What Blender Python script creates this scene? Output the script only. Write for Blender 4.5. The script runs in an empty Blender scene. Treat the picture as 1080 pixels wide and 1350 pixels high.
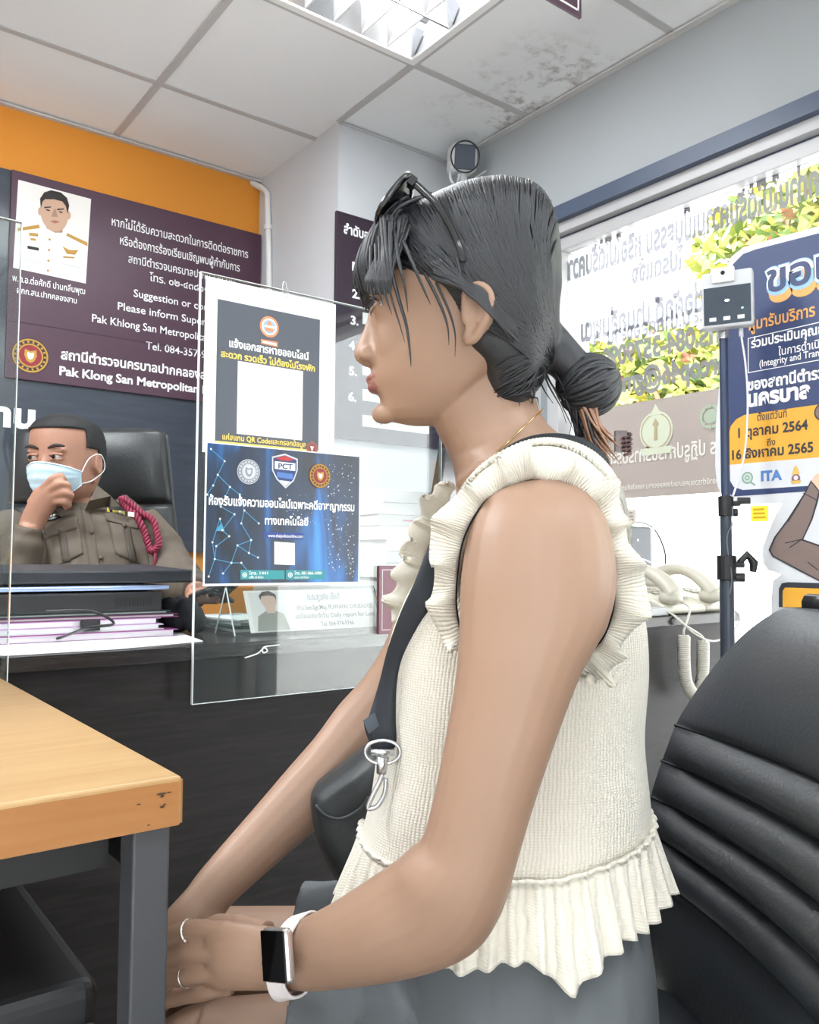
import bpy, math, random
from mathutils import Vector as V, Matrix
from mathutils import noise as mnoise
random.seed(7)
S = bpy.context.scene
COL = S.collection
PI = math.pi
sin, cos, rad = math.sin, math.cos, math.radians

# ------------------------------------------------------------------ camera model (1080x1350 photograph)
FPX, YAW, PIT, ROL, CAMH = 1106.6, rad(37.2), rad(3.12), rad(.39), .92
CAM = V((0, 0, CAMH))
_f = V((sin(YAW)*cos(PIT), cos(YAW)*cos(PIT), sin(PIT)))
_r0 = V((cos(YAW), -sin(YAW), 0)); _u0 = _r0.cross(_f)
_r = _r0*cos(ROL)+_u0*sin(ROL); _u = _u0*cos(ROL)-_r0*sin(ROL)
FW = V((sin(YAW), cos(YAW), 0)); RT = _r0.copy(); UP = V((0, 0, 1))
def ray(x, y): return _f+_r*((x-540)/FPX)-_u*((y-675)/FPX)
def D(x, y, d): return CAM+ray(x, y)*d                       # point at a pixel and a depth
def onpl(x, y, ax, val):
    q = ray(x, y); return CAM+q*((val-CAM[ax])/q[ax])
def PX(x, y, v): return onpl(x, y, 0, v)
def PY(x, y, v): return onpl(x, y, 1, v)
def PZ(x, y, v): return onpl(x, y, 2, v)

# ------------------------------------------------------------------ materials
def lin(c):
    if isinstance(c, str):
        c = [int(c[i:i+2], 16)/255 for i in (0, 2, 4)]
    return tuple((x/12.92 if x <= .04045 else ((x+.055)/1.055)**2.4) for x in c[:3])+(1,)
MATS = {}
def mat(name, col='808080', rough=.5, metal=0, spec=.5, var=None, bump=None, emit=0, coat=0, sub=0, alpha=1, sheen=0, aniso=0, stretch=None):
    if name in MATS: return MATS[name]
    m = bpy.data.materials.new(name); m.use_nodes = True; nt = m.node_tree; N = nt.nodes; L = nt.links
    b = N['Principled BSDF']; c = lin(col)
    b.inputs['Base Color'].default_value = c; b.inputs['Roughness'].default_value = rough
    b.inputs['Metallic'].default_value = metal; b.inputs['Specular IOR Level'].default_value = spec
    b.inputs['Coat Weight'].default_value = coat; b.inputs['Coat Roughness'].default_value = .15
    b.inputs['Alpha'].default_value = alpha
    if sub:
        b.inputs['Subsurface Weight'].default_value = sub; b.inputs['Subsurface Radius'].default_value = (1, .35, .2)
        b.inputs['Subsurface Scale'].default_value = .006
    if sheen:
        b.inputs['Sheen Weight'].default_value = sheen; b.inputs['Sheen Roughness'].default_value = .4
    if emit:
        b.inputs['Emission Color'].default_value = c; b.inputs['Emission Strength'].default_value = emit
    tc = None
    def coords():
        t = N.new('ShaderNodeTexCoord'); mp = N.new('ShaderNodeMapping'); L.new(t.outputs['Object'], mp.inputs[0])
        if stretch: mp.inputs['Scale'].default_value = stretch
        return mp.outputs[0]
    if var:
        sc, amt = var; n = N.new('ShaderNodeTexNoise'); n.inputs['Scale'].default_value = sc; n.inputs['Detail'].default_value = 5
        L.new(coords(), n.inputs['Vector'])
        r = N.new('ShaderNodeValToRGB'); r.color_ramp.elements[0].position = .3; r.color_ramp.elements[1].position = .7
        r.color_ramp.elements[0].color = tuple(x*(1-amt) for x in c[:3])+(1,); r.color_ramp.elements[1].color = tuple(min(1, x*(1+amt)) for x in c[:3])+(1,)
        L.new(n.outputs['Fac'], r.inputs[0]); L.new(r.outputs[0], b.inputs['Base Color'])
    if bump:
        sc, st = bump; n = N.new('ShaderNodeTexNoise'); n.inputs['Scale'].default_value = sc; n.inputs['Detail'].default_value = 4
        L.new(coords(), n.inputs['Vector'])
        bp = N.new('ShaderNodeBump'); bp.inputs['Strength'].default_value = st; bp.inputs['Distance'].default_value = .002
        L.new(n.outputs['Fac'], bp.inputs['Height']); L.new(bp.outputs[0], b.inputs['Normal'])
    MATS[name] = m; return m
def wood(name, c1, c2, rough, scale, dirn, spec=.5):
    if name in MATS: return MATS[name]
    m = bpy.data.materials.new(name); m.use_nodes = True; nt = m.node_tree; N = nt.nodes; L = nt.links; b = N['Principled BSDF']
    b.inputs['Roughness'].default_value = rough; b.inputs['Specular IOR Level'].default_value = spec
    t = N.new('ShaderNodeTexCoord'); mp = N.new('ShaderNodeMapping'); mp.inputs['Scale'].default_value = dirn
    L.new(t.outputs['Object'], mp.inputs[0])
    n = N.new('ShaderNodeTexNoise'); n.inputs['Scale'].default_value = scale; n.inputs['Detail'].default_value = 8; n.inputs['Distortion'].default_value = 1.2
    L.new(mp.outputs[0], n.inputs['Vector'])
    r = N.new('ShaderNodeValToRGB'); r.color_ramp.elements[0].position = .32; r.color_ramp.elements[1].position = .68
    r.color_ramp.elements[0].color = lin(c1); r.color_ramp.elements[1].color = lin(c2)
    L.new(n.outputs['Fac'], r.inputs[0]); L.new(r.outputs[0], b.inputs['Base Color'])
    bp = N.new('ShaderNodeBump'); bp.inputs['Strength'].default_value = .12; bp.inputs['Distance'].default_value = .001
    L.new(n.outputs['Fac'], bp.inputs['Height']); L.new(bp.outputs[0], b.inputs['Normal'])
    MATS[name] = m; return m
def glass(name, tint='ffffff', ior=1.45, rough=.01, extra=0.):
    if name in MATS: return MATS[name]
    m = bpy.data.materials.new(name); m.use_nodes = True; nt = m.node_tree; N = nt.nodes; L = nt.links
    N.remove(N['Principled BSDF']); o = N['Material Output']
    a = N.new('ShaderNodeBsdfTransparent'); a.inputs[0].default_value = lin(tint)
    g = N.new('ShaderNodeBsdfGlossy'); g.inputs['Roughness'].default_value = rough
    f = N.new('ShaderNodeFresnel'); f.inputs[0].default_value = ior
    ad = N.new('ShaderNodeMath'); ad.operation = 'ADD'; ad.use_clamp = True; ad.inputs[1].default_value = extra
    x = N.new('ShaderNodeMixShader'); L.new(f.outputs[0], ad.inputs[0]); L.new(ad.outputs[0], x.inputs[0]); L.new(a.outputs[0], x.inputs[1]); L.new(g.outputs[0], x.inputs[2])
    L.new(x.outputs[0], o.inputs[0]); MATS[name] = m; return m

# ------------------------------------------------------------------ mesh builder
def catmull(pts, n):
    out = []; P = [V(p) for p in pts]; k = len(P)
    for i in range(k-1):
        p0, p1, p2, p3 = P[max(i-1, 0)], P[i], P[i+1], P[min(i+2, k-1)]
        for j in range(n):
            t = j/n
            out.append(.5*((2*p1)+(p2-p0)*t+(2*p0-5*p1+4*p2-p3)*t*t+(3*p1-p0-3*p2+p3)*t**3))
    out.append(P[-1]); return out
def lerp_table(tab, y):
    # rows (key, v1, v2, ...) sorted by key; smooth interpolation
    if y <= tab[0][0]: return tab[0][1:]
    if y >= tab[-1][0]: return tab[-1][1:]
    for i in range(len(tab)-1):
        if tab[i][0] <= y <= tab[i+1][0]:
            a, b = tab[i], tab[i+1]; h = b[0]-a[0]; t = (y-a[0])/h
            p = tab[i-1] if i else a; q = tab[i+2] if i+2 < len(tab) else b
            out = []
            for k in range(1, len(a)):
                m0 = (b[k]-p[k])/(b[0]-p[0])*h; m1 = (q[k]-a[k])/(q[0]-a[0])*h
                out.append((2*t**3-3*t*t+1)*a[k]+(t**3-2*t*t+t)*m0+(-2*t**3+3*t*t)*b[k]+(t**3-t*t)*m1)
            return tuple(out)
ORG = {}
class MB:
    def __init__(s): s.v = []; s.f = []; s.m = []; s.uv = {}
    def add(s, vs, fs, m=0):
        o = len(s.v); s.v += [V(x) for x in vs]
        for f in fs: s.f.append([i+o for i in f]); s.m.append(m)
        return o
    def obox(s, c, ax, ay, az, m=0):
        c, ax, ay, az = V(c), V(ax), V(ay), V(az)
        vs = [c+ax*i+ay*j+az*k for k in (-1, 1) for j in (-1, 1) for i in (-1, 1)]
        fs = [(0, 2, 3, 1), (4, 5, 7, 6), (0, 1, 5, 4), (2, 6, 7, 3), (0, 4, 6, 2), (1, 3, 7, 5)]
        if ax.cross(ay).dot(az) < 0: fs = [tuple(reversed(f)) for f in fs]
        s.add(vs, fs, m); return s
    def box(s, a, b, m=0):
        a, b = V(a), V(b); h = (b-a)/2
        h = V((abs(h.x), abs(h.y), abs(h.z)))
        return s.obox((a+b)/2, (h.x, 0, 0), (0, h.y, 0), (0, 0, h.z), m)
    def loft(s, rings, m=0, cap=True, closed=False, uv=False):
        n = len(rings[0]); o = len(s.v)
        for r in rings: s.v += [V(p) for p in r]
        R = len(rings)
        for i in range(R if closed else R-1):
            for j in range(n):
                a = o+i*n+j; b = o+i*n+(j+1) % n; i2 = (i+1) % R
                c = o+i2*n+(j+1) % n; d = o+i2*n+j
                s.f.append([a, b, c, d]); s.m.append(m)
                if uv: s.uv[len(s.f)-1] = [(j/n, i/R), ((j+1)/n, i/R), ((j+1)/n, (i+1)/R), (j/n, (i+1)/R)]
        if cap and not closed:
            s.f.append([o+j for j in reversed(range(n))]); s.m.append(m)
            s.f.append([o+(R-1)*n+j for j in range(n)]); s.m.append(m)
        return s
    def strip(s, rows, m=0, uv=False):
        n = len(rows[0]); o = len(s.v); R = len(rows)
        for r in rows: s.v += [V(p) for p in r]
        for i in range(R-1):
            for j in range(n-1):
                s.f.append([o+i*n+j, o+i*n+j+1, o+(i+1)*n+j+1, o+(i+1)*n+j]); s.m.append(m)
                if uv: s.uv[len(s.f)-1] = [(i/(R-1), j/(n-1)), (i/(R-1), (j+1)/(n-1)), ((i+1)/(R-1), (j+1)/(n-1)), ((i+1)/(R-1), j/(n-1))]
        return s
    def tube(s, pts, r, n=8, m=0, cap=True, closed=False, flat=1., up=None):
        P = [V(p) for p in pts]; K = len(P)
        if not isinstance(r, (list, tuple)): r = [r]*K
        rings = []; prev = None
        for i in range(K):
            if closed: t = P[(i+1) % K]-P[i-1]
            else: t = P[min(i+1, K-1)]-P[max(i-1, 0)]
            if t.length < 1e-9: t = V((0, 0, 1))
            t.normalize()
            if prev is None:
                a = V(up) if up else (V((0, 0, 1)) if abs(t.z) < .9 else V((1, 0, 0)))
                a = (a-t*a.dot(t)).normalized()
            else: a = (prev-t*prev.dot(t)).normalized()
            prev = a; b = t.cross(a)
            rings.append([P[i]+(a*cos(2*PI*j/n)+b*sin(2*PI*j/n)*flat)*r[i] for j in range(n)])
        return s.loft(rings, m, cap, closed)
    def ell(s, c, r, nu=20, nv=12, m=0, ax=None):
        c = V(c); A = ax or (V((1, 0, 0)), V((0, 1, 0)), V((0, 0, 1)))
        if not isinstance(r, (list, tuple)): r = (r, r, r)
        vs = [c-A[2]*r[2]]; fs = []
        for i in range(1, nv):
            ph = PI*i/nv
            for j in range(nu):
                th = 2*PI*j/nu
                vs.append(c+A[0]*(r[0]*sin(ph)*cos(th))+A[1]*(r[1]*sin(ph)*sin(th))-A[2]*(r[2]*cos(ph)))
        vs.append(c+A[2]*r[2]); e = len(vs)-1
        for j in range(nu):
            fs.append((0, 1+(j+1) % nu, 1+j)); fs.append((e, e-nu+j, e-nu+(j+1) % nu))
        for i in range(nv-2):
            for j in range(nu):
                a = 1+i*nu+j; b = 1+i*nu+(j+1) % nu
                fs.append((a, b, b+nu, a+nu))
        s.add(vs, fs, m); return s
    def prism(s, poly, vec, m=0):
        n = len(poly); P = [V(p) for p in poly]; vec = V(vec)
        nn = V((0, 0, 0))
        for i in range(n): nn += (P[i]-P[0]).cross(P[(i+1) % n]-P[0])
        if nn.dot(vec) < 0: P.reverse()
        s.add(P+[p+vec for p in P], [list(reversed(range(n))), list(range(n, 2*n))]+[[i, (i+1) % n, n+(i+1) % n, n+i] for i in range(n)], m)
        return s
    def cyl(s, a, b, r, n=16, m=0, r2=None):
        return s.tube([a, b], [r, r if r2 is None else r2], n, m)
    def build(s, name, mats, parent=None, smooth=False, bevel=0, seg=2, sub=0, auto=None):
        org = ORG.get(parent.name, V((0, 0, 0))) if parent else V((0, 0, 0))
        own = org
        if parent is None and s.v:                           # top-level mesh: origin at the middle of its base
            lo = V([min(v[k] for v in s.v) for k in range(3)]); hi = V([max(v[k] for v in s.v) for k in range(3)])
            own = V(((lo.x+hi.x)/2, (lo.y+hi.y)/2, lo.z))
        me = bpy.data.meshes.new(name); me.from_pydata([tuple(v-own) for v in s.v], [], s.f)
        if s.uv:
            ul = me.uv_layers.new(name='UVMap')
            for k, p in enumerate(me.polygons):
                q = s.uv.get(k)
                if q:
                    for li, c in zip(p.loop_indices, q): ul.data[li].uv = c
        if not isinstance(mats, (list, tuple)): mats = [mats]
        for m in mats: me.materials.append(m)
        me.polygons.foreach_set('material_index', s.m)
        me.polygons.foreach_set('use_smooth', [bool(smooth)]*len(s.f))
        me.validate(); me.update()
        o = bpy.data.objects.new(name, me); COL.objects.link(o)
        if parent is None: o.location = own
        else: o.parent = parent
        ORG[o.name] = own
        if auto is not None: me.set_sharp_from_angle(angle=rad(auto))
        if bevel:
            b = o.modifiers.new('bevel', 'BEVEL'); b.width = bevel; b.segments = seg; b.limit_method = 'ANGLE'; b.angle_limit = rad(40)
            b.harden_normals = False
        if sub:
            b = o.modifiers.new('sub', 'SUBSURF'); b.levels = sub; b.render_levels = sub
        return o
def remesh(mb, vox, smooth_it=4):
    """union of closed shapes as one continuous surface"""
    me = bpy.data.meshes.new('tmp'); me.from_pydata([tuple(v) for v in mb.v], [], mb.f); me.update()
    o = bpy.data.objects.new('tmp', me); COL.objects.link(o)
    r = o.modifiers.new('r', 'REMESH'); r.mode = 'VOXEL'; r.voxel_size = vox
    if smooth_it:
        q = o.modifiers.new('s', 'SMOOTH'); q.factor = .5; q.iterations = smooth_it
    bpy.context.view_layer.update()
    e = o.evaluated_get(bpy.context.evaluated_depsgraph_get()); em = e.to_mesh()
    out = MB(); out.v = [v.co.copy() for v in em.vertices]; out.f = [list(p.vertices) for p in em.polygons]; out.m = [0]*len(out.f)
    e.to_mesh_clear(); bpy.data.objects.remove(o); bpy.data.meshes.remove(me)
    return out
def tag(o, label=None, cat=None, group=None, kind=None):
    if label: o['label'] = label
    if cat: o['category'] = cat
    if group: o['group'] = group
    if kind: o['kind'] = kind
    return o
def thing(name, label, cat, loc, group=None):
    o = bpy.data.objects.new(name, None); COL.objects.link(o); o.location = V(loc); o.empty_display_size = .05
    ORG[o.name] = V(loc); return tag(o, label, cat, group)
def struct(name, mb, m, **k):
    o = mb.build(name, m, None, **k); o['kind'] = 'structure'; return o

# ------------------------------------------------------------------ lettering
def text_mb(s, bold=0.):
    cu = bpy.data.curves.new('t', 'FONT'); cu.body = s; cu.dimensions = '2D'; cu.resolution_u = 3; cu.offset = bold; cu.size = 1
    o = bpy.data.objects.new('t', cu); COL.objects.link(o); bpy.context.view_layer.update()
    me = bpy.data.meshes.new_from_object(o.evaluated_get(bpy.context.evaluated_depsgraph_get()))
    vs = [v.co.copy() for v in me.vertices]; fs = [list(p.vertices) for p in me.polygons]
    bpy.data.objects.remove(o); bpy.data.curves.remove(cu); bpy.data.meshes.remove(me)
    return vs, fs
def text_at(s, P0, xd, up, width, size, m, parent, lift=None, name='lettering', bold=.012, mb=None, mi=0, skew=0):
    """s written from P0 along xd, filling width; size = em height"""
    vs, fs = text_mb(s, bold)
    if not vs: return None
    w = max(v.x for v in vs)-min(v.x for v in vs); x0 = min(v.x for v in vs); k = width/max(w, 1e-6)
    xd, up = V(xd).normalized(), V(up).normalized(); lift = V(lift or (0, 0, 0))
    pts = [V(P0)+lift+xd*((v.x-x0)*k+v.y*skew*size)+up*(v.y*size) for v in vs]
    if mb is not None: mb.add(pts, fs, mi); return None
    q = MB(); q.add(pts, fs); return q.build(name, m, parent)
def text_px(s, pl, p0, x1, hpx, m, parent, lift, **k):
    """pl = (axis, value): the board's plane; p0 = baseline start pixel; x1 = end pixel column; the line is level on the board"""
    ax, val = pl; P0 = onpl(p0[0], p0[1], ax, val); other = 1-ax
    q = ray(x1, p0[1]); t = (val-CAM[ax])/q[ax]; P1 = CAM+q*t; P1.z = P0.z
    # exact column on the level line
    lo = P1.copy()
    for _ in range(6):
        d = lo-CAM; xx = 540+FPX*d.dot(_r)/d.dot(_f); eps = lo.copy(); eps[other] += .001
        d2 = eps-CAM; x2 = 540+FPX*d2.dot(_r)/d2.dot(_f); lo[other] += (x1-xx)/((x2-xx)/.001)
    P1 = lo; mid = (P0+P1)/2; dep = (mid-CAM).dot(_f)
    return text_at(s, P0, P1-P0, UP, (P1-P0).length, hpx*dep/FPX/.72, m, parent, lift, **k)
def circle(c, xd, yd, r, n=32, r2=None):
    c, xd, yd = V(c), V(xd), V(yd); r2 = r2 or r
    return [c+xd*(r*cos(2*PI*i/n))+yd*(r2*sin(2*PI*i/n)) for i in range(n)]
def disc(mb, c, xd, yd, r, nrm, off, m=0, n=32, r2=None):
    pts = [p+V(nrm)*off for p in circle(c, xd, yd, r, n, r2)]; mb.add(pts, [list(range(n))], m)
def ring(mb, c, xd, yd, r0, r1, nrm, off, m=0, n=32):
    a = [p+V(nrm)*off for p in circle(c, xd, yd, r0, n)]; b = [p+V(nrm)*off for p in circle(c, xd, yd, r1, n)]
    mb.add(a+b, [(i, (i+1) % n, n+(i+1) % n, n+i) for i in range(n)], m)
WHITE = mat('white_print', 'f4f4f4', .6)
BLACK = mat('black_plastic', '15171a', .45)
# ================================================================== THE ROOM
CZ = 2.48; WX = 2.08; BY = 3.1; PXL, PYF = 1.56, 2.49
XL, YF = -2.3, -2.6
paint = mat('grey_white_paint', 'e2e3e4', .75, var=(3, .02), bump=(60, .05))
orange = mat('orange_paint', 'e0912f', .7, var=(2, .04), bump=(60, .05))
greyp = mat('slate_laminate', '434953', .16, var=(14, .12), stretch=(.4, 1, 3), spec=.6)
tilem = None
def ceiling_material():
    m = bpy.data.materials.new('ceiling_tile'); m.use_nodes = True; nt = m.node_tree; N = nt.nodes; L = nt.links; b = N['Principled BSDF']
    b.inputs['Roughness'].default_value = .85
    t = N.new('ShaderNodeTexCoord')
    # water stain beside the window wall: a blotch of its own shape
    mp = N.new('ShaderNodeMapping'); L.new(t.outputs['Object'], mp.inputs[0])
    n1 = N.new('ShaderNodeTexNoise'); n1.inputs['Scale'].default_value = 7; n1.inputs['Detail'].default_value = 9; n1.inputs['Roughness'].default_value = .7
    L.new(mp.outputs[0], n1.inputs['Vector'])
    n2 = N.new('ShaderNodeTexNoise'); n2.inputs['Scale'].default_value = 30; n2.inputs['Detail'].default_value = 5; L.new(mp.outputs[0], n2.inputs['Vector'])
    sx = N.new('ShaderNodeSeparateXYZ'); L.new(t.outputs['Object'], sx.inputs[0])
    def mr(sock, a, b_, c=0., d=1.):
        q = N.new('ShaderNodeMapRange'); q.inputs[1].default_value = a; q.inputs[2].default_value = b_; q.inputs[3].default_value = c; q.inputs[4].default_value = d
        L.new(sock, q.inputs[0]); return q.outputs[0]
    def mul(a, c):
        q = N.new('ShaderNodeMath'); q.operation = 'MULTIPLY'
        L.new(a, q.inputs[0])
        if isinstance(c, float): q.inputs[1].default_value = c
        else: L.new(c, q.inputs[1])
        return q.outputs[0]
    ax = mr(sx.outputs[0], 1.66, 2.02); ay = mul(mr(sx.outputs[1], 1.32, 1.5), mr(sx.outputs[1], 2.1, 1.9))
    band = mr(n1.outputs['Fac'], .47, .56); band2 = mr(n1.outputs['Fac'], .66, .56); sp = mr(n2.outputs['Fac'], .42, .62)
    fac = mul(mul(mul(ax, ay), mul(band, band2)), sp)
    edge = mul(mul(mr(sx.outputs[0], 1.99, 2.07), ay), mr(n1.outputs['Fac'], .46, .6))
    mx = N.new('ShaderNodeMath'); mx.operation = 'MAXIMUM'; L.new(mul(fac, .75), mx.inputs[0]); L.new(mul(edge, .7), mx.inputs[1])
    mix = N.new('ShaderNodeMix'); mix.data_type = 'RGBA'; mix.inputs[6].default_value = lin('eef0f2'); mix.inputs[7].default_value = lin('75655a')
    L.new(mx.outputs[0], mix.inputs[0]); L.new(mix.outputs[2], b.inputs['Base Color']); return m
tilem = ceiling_material()
# floor, ceiling (with the hole of the light), walls
fm = mat('floor_tile', 'dedbd5', .25, var=(2, .05))
struct('floor', MB().box((XL, YF, -.05), (WX+.1, BY+.05, 0)), fm)
FX0, FX1, FY0, FY1 = .36, 1.56, 1.45, 2.05
mb = MB()
for a, b in (((XL, YF), (FX0, BY)), ((FX1, YF), (WX+.25, BY)), ((FX0, YF), (FX1, FY0)), ((FX0, FY1), (FX1, BY))):
    mb.box((a[0], a[1], CZ), (b[0], b[1], CZ+.15))
mb.box((FX0, FY0, CZ+.15), (FX1, FY1, CZ+.17))
struct('ceiling', mb, tilem)
gm = mat('ceiling_grid_metal', 'bdbcbc', .5, metal=0)
mb = MB(); gx = [FX1-.6*k for k in range(-1, 7)]; gy = [FY1+.6*k for k in range(-7, 2)]
for x in gx:
    if x > WX: continue
    for y0, y1 in ((YF, FY0-.012), (FY0-.012, FY1+.012), (FY1+.012, PYF if x > 1.5 else BY)):
        if y0 == FY0-.012 and FX0 < x-.01 < FX1-.05: continue
        mb.box((x-.012, y0, CZ-.004), (x+.012, y1, CZ))
for y in gy:
    x0, x1 = XL, (WX if y < PYF else PXL)
    if FY0+.02 < y < FY1-.02: mb.box((XL, y-.012, CZ-.004), (FX0, y+.012, CZ)); mb.box((FX1, y-.012, CZ-.004), (x1, y+.012, CZ))
    else: mb.box((x0, y-.012, CZ-.0035), (x1, y+.012, CZ))
struct('trim_1', mb, gm)
# wall angle along the window wall and the back wall
struct('trim_2', MB().box((WX-.022, YF, CZ-.012), (WX, PYF, CZ-.0045)).box((XL, BY-.02, CZ-.012), (PXL, BY, CZ-.0045)).box((PXL, PYF-.012, CZ-.008), (WX-.022, PYF, CZ-.0045)), mat('grey_angle', 'c6c6c6', .5))
mb = MB().box((XL, BY, 1.3), (PXL+.1, BY+.1, CZ+.05), 0).box((XL, BY, 0), (PXL+.1, BY+.1, 1.3), 0)
struct('wall_back', mb, orange)
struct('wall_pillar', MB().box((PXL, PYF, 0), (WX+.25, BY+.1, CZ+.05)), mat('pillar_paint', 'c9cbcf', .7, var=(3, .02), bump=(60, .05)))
struct('wall_left', MB().box((XL-.1, YF-.1, 0), (XL, BY+.1, CZ+.05)), paint)
DX0, DX1, DZ = -2.2, -.6, 2.1                                     # unseen glazed opening added behind the camera to let in more daylight
struct('wall_front', MB().box((XL, YF-.1, 0), (DX0, YF, CZ+.05)).box((DX1, YF-.1, 0), (WX+.25, YF, CZ+.05)).box((DX0, YF-.1, DZ), (DX1, YF, CZ+.05)), paint)
dr = thing('added_door_1', None, None, ((DX0+DX1)/2, YF-.05, 0)); dr['kind'] = 'structure'
q = MB()
for x in (DX0, (DX0+DX1)/2-.025, DX1-.05): q.box((x, YF-.07, 0), (x+.05, YF-.03, DZ))
q.box((DX0, YF-.07, DZ-.05), (DX1, YF-.03, DZ)).box((DX0, YF-.07, 0), (DX1, YF-.03, .06)).build('added_door_frame', mat('aluminium_frame', 'b9b9bb', .35), dr)
for x in (DX0+.05, (DX0+DX1)/2+.025): MB().box((x, YF-.053, .06), (x+(DX1-DX0)/2-.075, YF-.047, DZ-.05)).build('added_door_pane', glass('window_glass', 'ffffff', 1.12), dr)
# window wall: solid above 2.12, right of -1.8 and left of the opening end
WY0, WY1, WT, WB = -1.7, 2.0, 2.115, .08
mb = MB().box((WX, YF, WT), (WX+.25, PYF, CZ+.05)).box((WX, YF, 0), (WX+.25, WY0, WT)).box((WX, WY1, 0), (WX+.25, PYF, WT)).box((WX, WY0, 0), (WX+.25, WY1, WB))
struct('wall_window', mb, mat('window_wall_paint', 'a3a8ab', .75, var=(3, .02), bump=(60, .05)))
navyf = mat('dark_blue_frame', '4a566b', .4); alu = mat('aluminium_frame', 'b9b9bb', .35, metal=.0)
# the window: dark lintel band, pale aluminium frame, glass
win = thing('window_1', None, None, (WX+.05, .2, WB)); win['kind'] = 'structure'
MB().box((WX-.004, WY0, WT-.05), (WX+.10, WY1, WT)).build('lintel_band', navyf, win)
MB().box((WX+.02, WY0, WT-.086), (WX+.10, WY1, WT-.05)).box((WX+.05, WY0, WT-.094), (WX+.08, WY1, WT-.086), 1).box((WX+.045, WY0, WT-.135), (WX+.11, WY1, WT-.094)) \
    .box((WX+.03, WY1-.05, WB), (WX+.11, WY1, WT-.135)).box((WX+.03, WY0, WB), (WX+.11, WY0+.05, WT-.135)).box((WX+.03, WY0+.05, WB), (WX+.11, WY1-.05, WB+.05)).build('window_frame', [alu, navyf], win, bevel=.002)
GX = WX+.08
MB().box((GX, WY0+.05, WB+.05), (GX+.006, WY1-.05, WT-.135)).build('window_pane', glass('window_glass', 'ffffff', 1.12), win)
# reversed lettering stuck on the outside of the pane, read from the street
def vinylmat():
    m = bpy.data.materials.new('vinyl_lettering'); m.use_nodes = True; nt = m.node_tree; N = nt.nodes; L = nt.links; N.remove(N['Principled BSDF'])
    d = N.new('ShaderNodeBsdfDiffuse'); d.inputs[0].default_value = lin('c9cace'); t = N.new('ShaderNodeBsdfTransparent'); t.inputs[0].default_value = lin('5c5d62')
    x = N.new('ShaderNodeMixShader'); x.inputs[0].default_value = .5; L.new(d.outputs[0], x.inputs[1]); L.new(t.outputs[0], x.inputs[2]); L.new(x.outputs[0], N['Material Output'].inputs[0]); return m
vin = vinylmat()
def rev(s, x_start, y_start, x_end, hpx, nm='lettering'):
    # starts at the right in the picture and runs left; mirrored from inside
    return text_px(s, (0, GX+.008), (x_start, y_start), x_end, hpx, vin, win, (0, 0, 0), name=nm, bold=.045)
rev('หากท่านไม่ได้รับความเป็นธรรม หรือไม่ได้รับความสะดวก', 1105, 247, 705, 34)
rev('โปรดแจ้ง', 901, 353, 833, 26)
rev('พ.ต.อ.ต่อศักดิ์ ปานกลิ่นพุฒ', 990, 392, 766, 31)
rev('ผกก.สน.ปากคลองสาน', 963, 414, 801, 22)
rev('โทร.084-3579090', 960, 448, 794, 27)
rev('supercop46@gmail.com', 1000, 482, 762, 28)
# a printed paper banner hung outside the pane, seen through from behind
def bannermat():
    m = bpy.data.materials.new('thin_banner'); m.use_nodes = True; nt = m.node_tree; N = nt.nodes; L = nt.links; N.remove(N['Principled BSDF'])
    d = N.new('ShaderNodeBsdfDiffuse'); d.inputs[0].default_value = lin('cfc7c2'); t = N.new('ShaderNodeBsdfTranslucent'); t.inputs[0].default_value = lin('a8a09b')
    x = N.new('ShaderNodeMixShader'); x.inputs[0].default_value = .42; L.new(d.outputs[0], x.inputs[1]); L.new(t.outputs[0], x.inputs[2]); L.new(x.outputs[0], N['Material Output'].inputs[0]); return m
BX = GX+.03
zb0, zb1 = PX(827, 657, BX).z, PX(827, 533, BX).z
ya, yb = 1.93, .2
ban = MB().box((BX, yb, zb0), (BX+.0015, ya, zb1)).build('window_banner', bannermat())
tag(ban, 'long beige translucent banner hung across the window glass with reversed print', 'banner')
bi = mat('banner_print', 'f2f0ea', .6)
bc = PX(865, 568, BX-.003); q = MB(); disc(q, bc, (0, 1, 0), UP, .062, (-1, 0, 0), 0); ring(q, bc, (0, 1, 0), UP, .052, .056, (-1, 0, 0), .001, 1)
q.add([bc+V((-.0015, a, b)) for a, b in ((0, .085), (-.022, .05), (.022, .05))], [(0, 1, 2)], 0)
q.add([bc+V((-.002, a, b)) for a, b in ((-.007, -.03), (.007, -.03), (.005, .012), (.012, .02), (0, .04), (-.012, .02), (-.005, .012))], [list(range(7))], 1)
q.add([bc+V((-.002, a*.001, b*.001)) for a, b in ((-60, -52), (60, -52), (52, -74), (-52, -74))], [(0, 1, 2, 3)], 0)
q.build('emblem', [mat('pale_green_print', 'dfe6cf', .6), mat('banner_tan', 'c3b48f', .6)], ban)
bc = PX(937, 549, BX-.003); q = MB(); ring(q, bc, (0, 1, 0), UP, .028, .036, (-1, 0, 0), 0); disc(q, bc, (0, 1, 0), UP, .022, (-1, 0, 0), 0, 0, 12)
for k in range(8):
    a = k*PI/4; q.obox(bc+V((-.0005, .031*cos(a), .031*sin(a))), (.0005, 0, 0), (0, .006*cos(a), .006*sin(a)), (0, -.004*sin(a), .004*cos(a)))
q.build('seal', mat('seal_green', 'b9c9b4', .6), ban)
text_px('โครงการ ปฏิรูปการบริการประชาชน', (0, BX-.003), (1000, 592), 780, 19, bi, ban, (0, 0, 0), name='lettering', bold=.02)
text_px('สถานีตำรวจนครบาลปากคลองสาน กองบังคับการตำรวจนครบาล', (0, BX-.003), (948, 637), 780, 7, bi, ban, (0, 0, 0), name='lettering', bold=.015)
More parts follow.
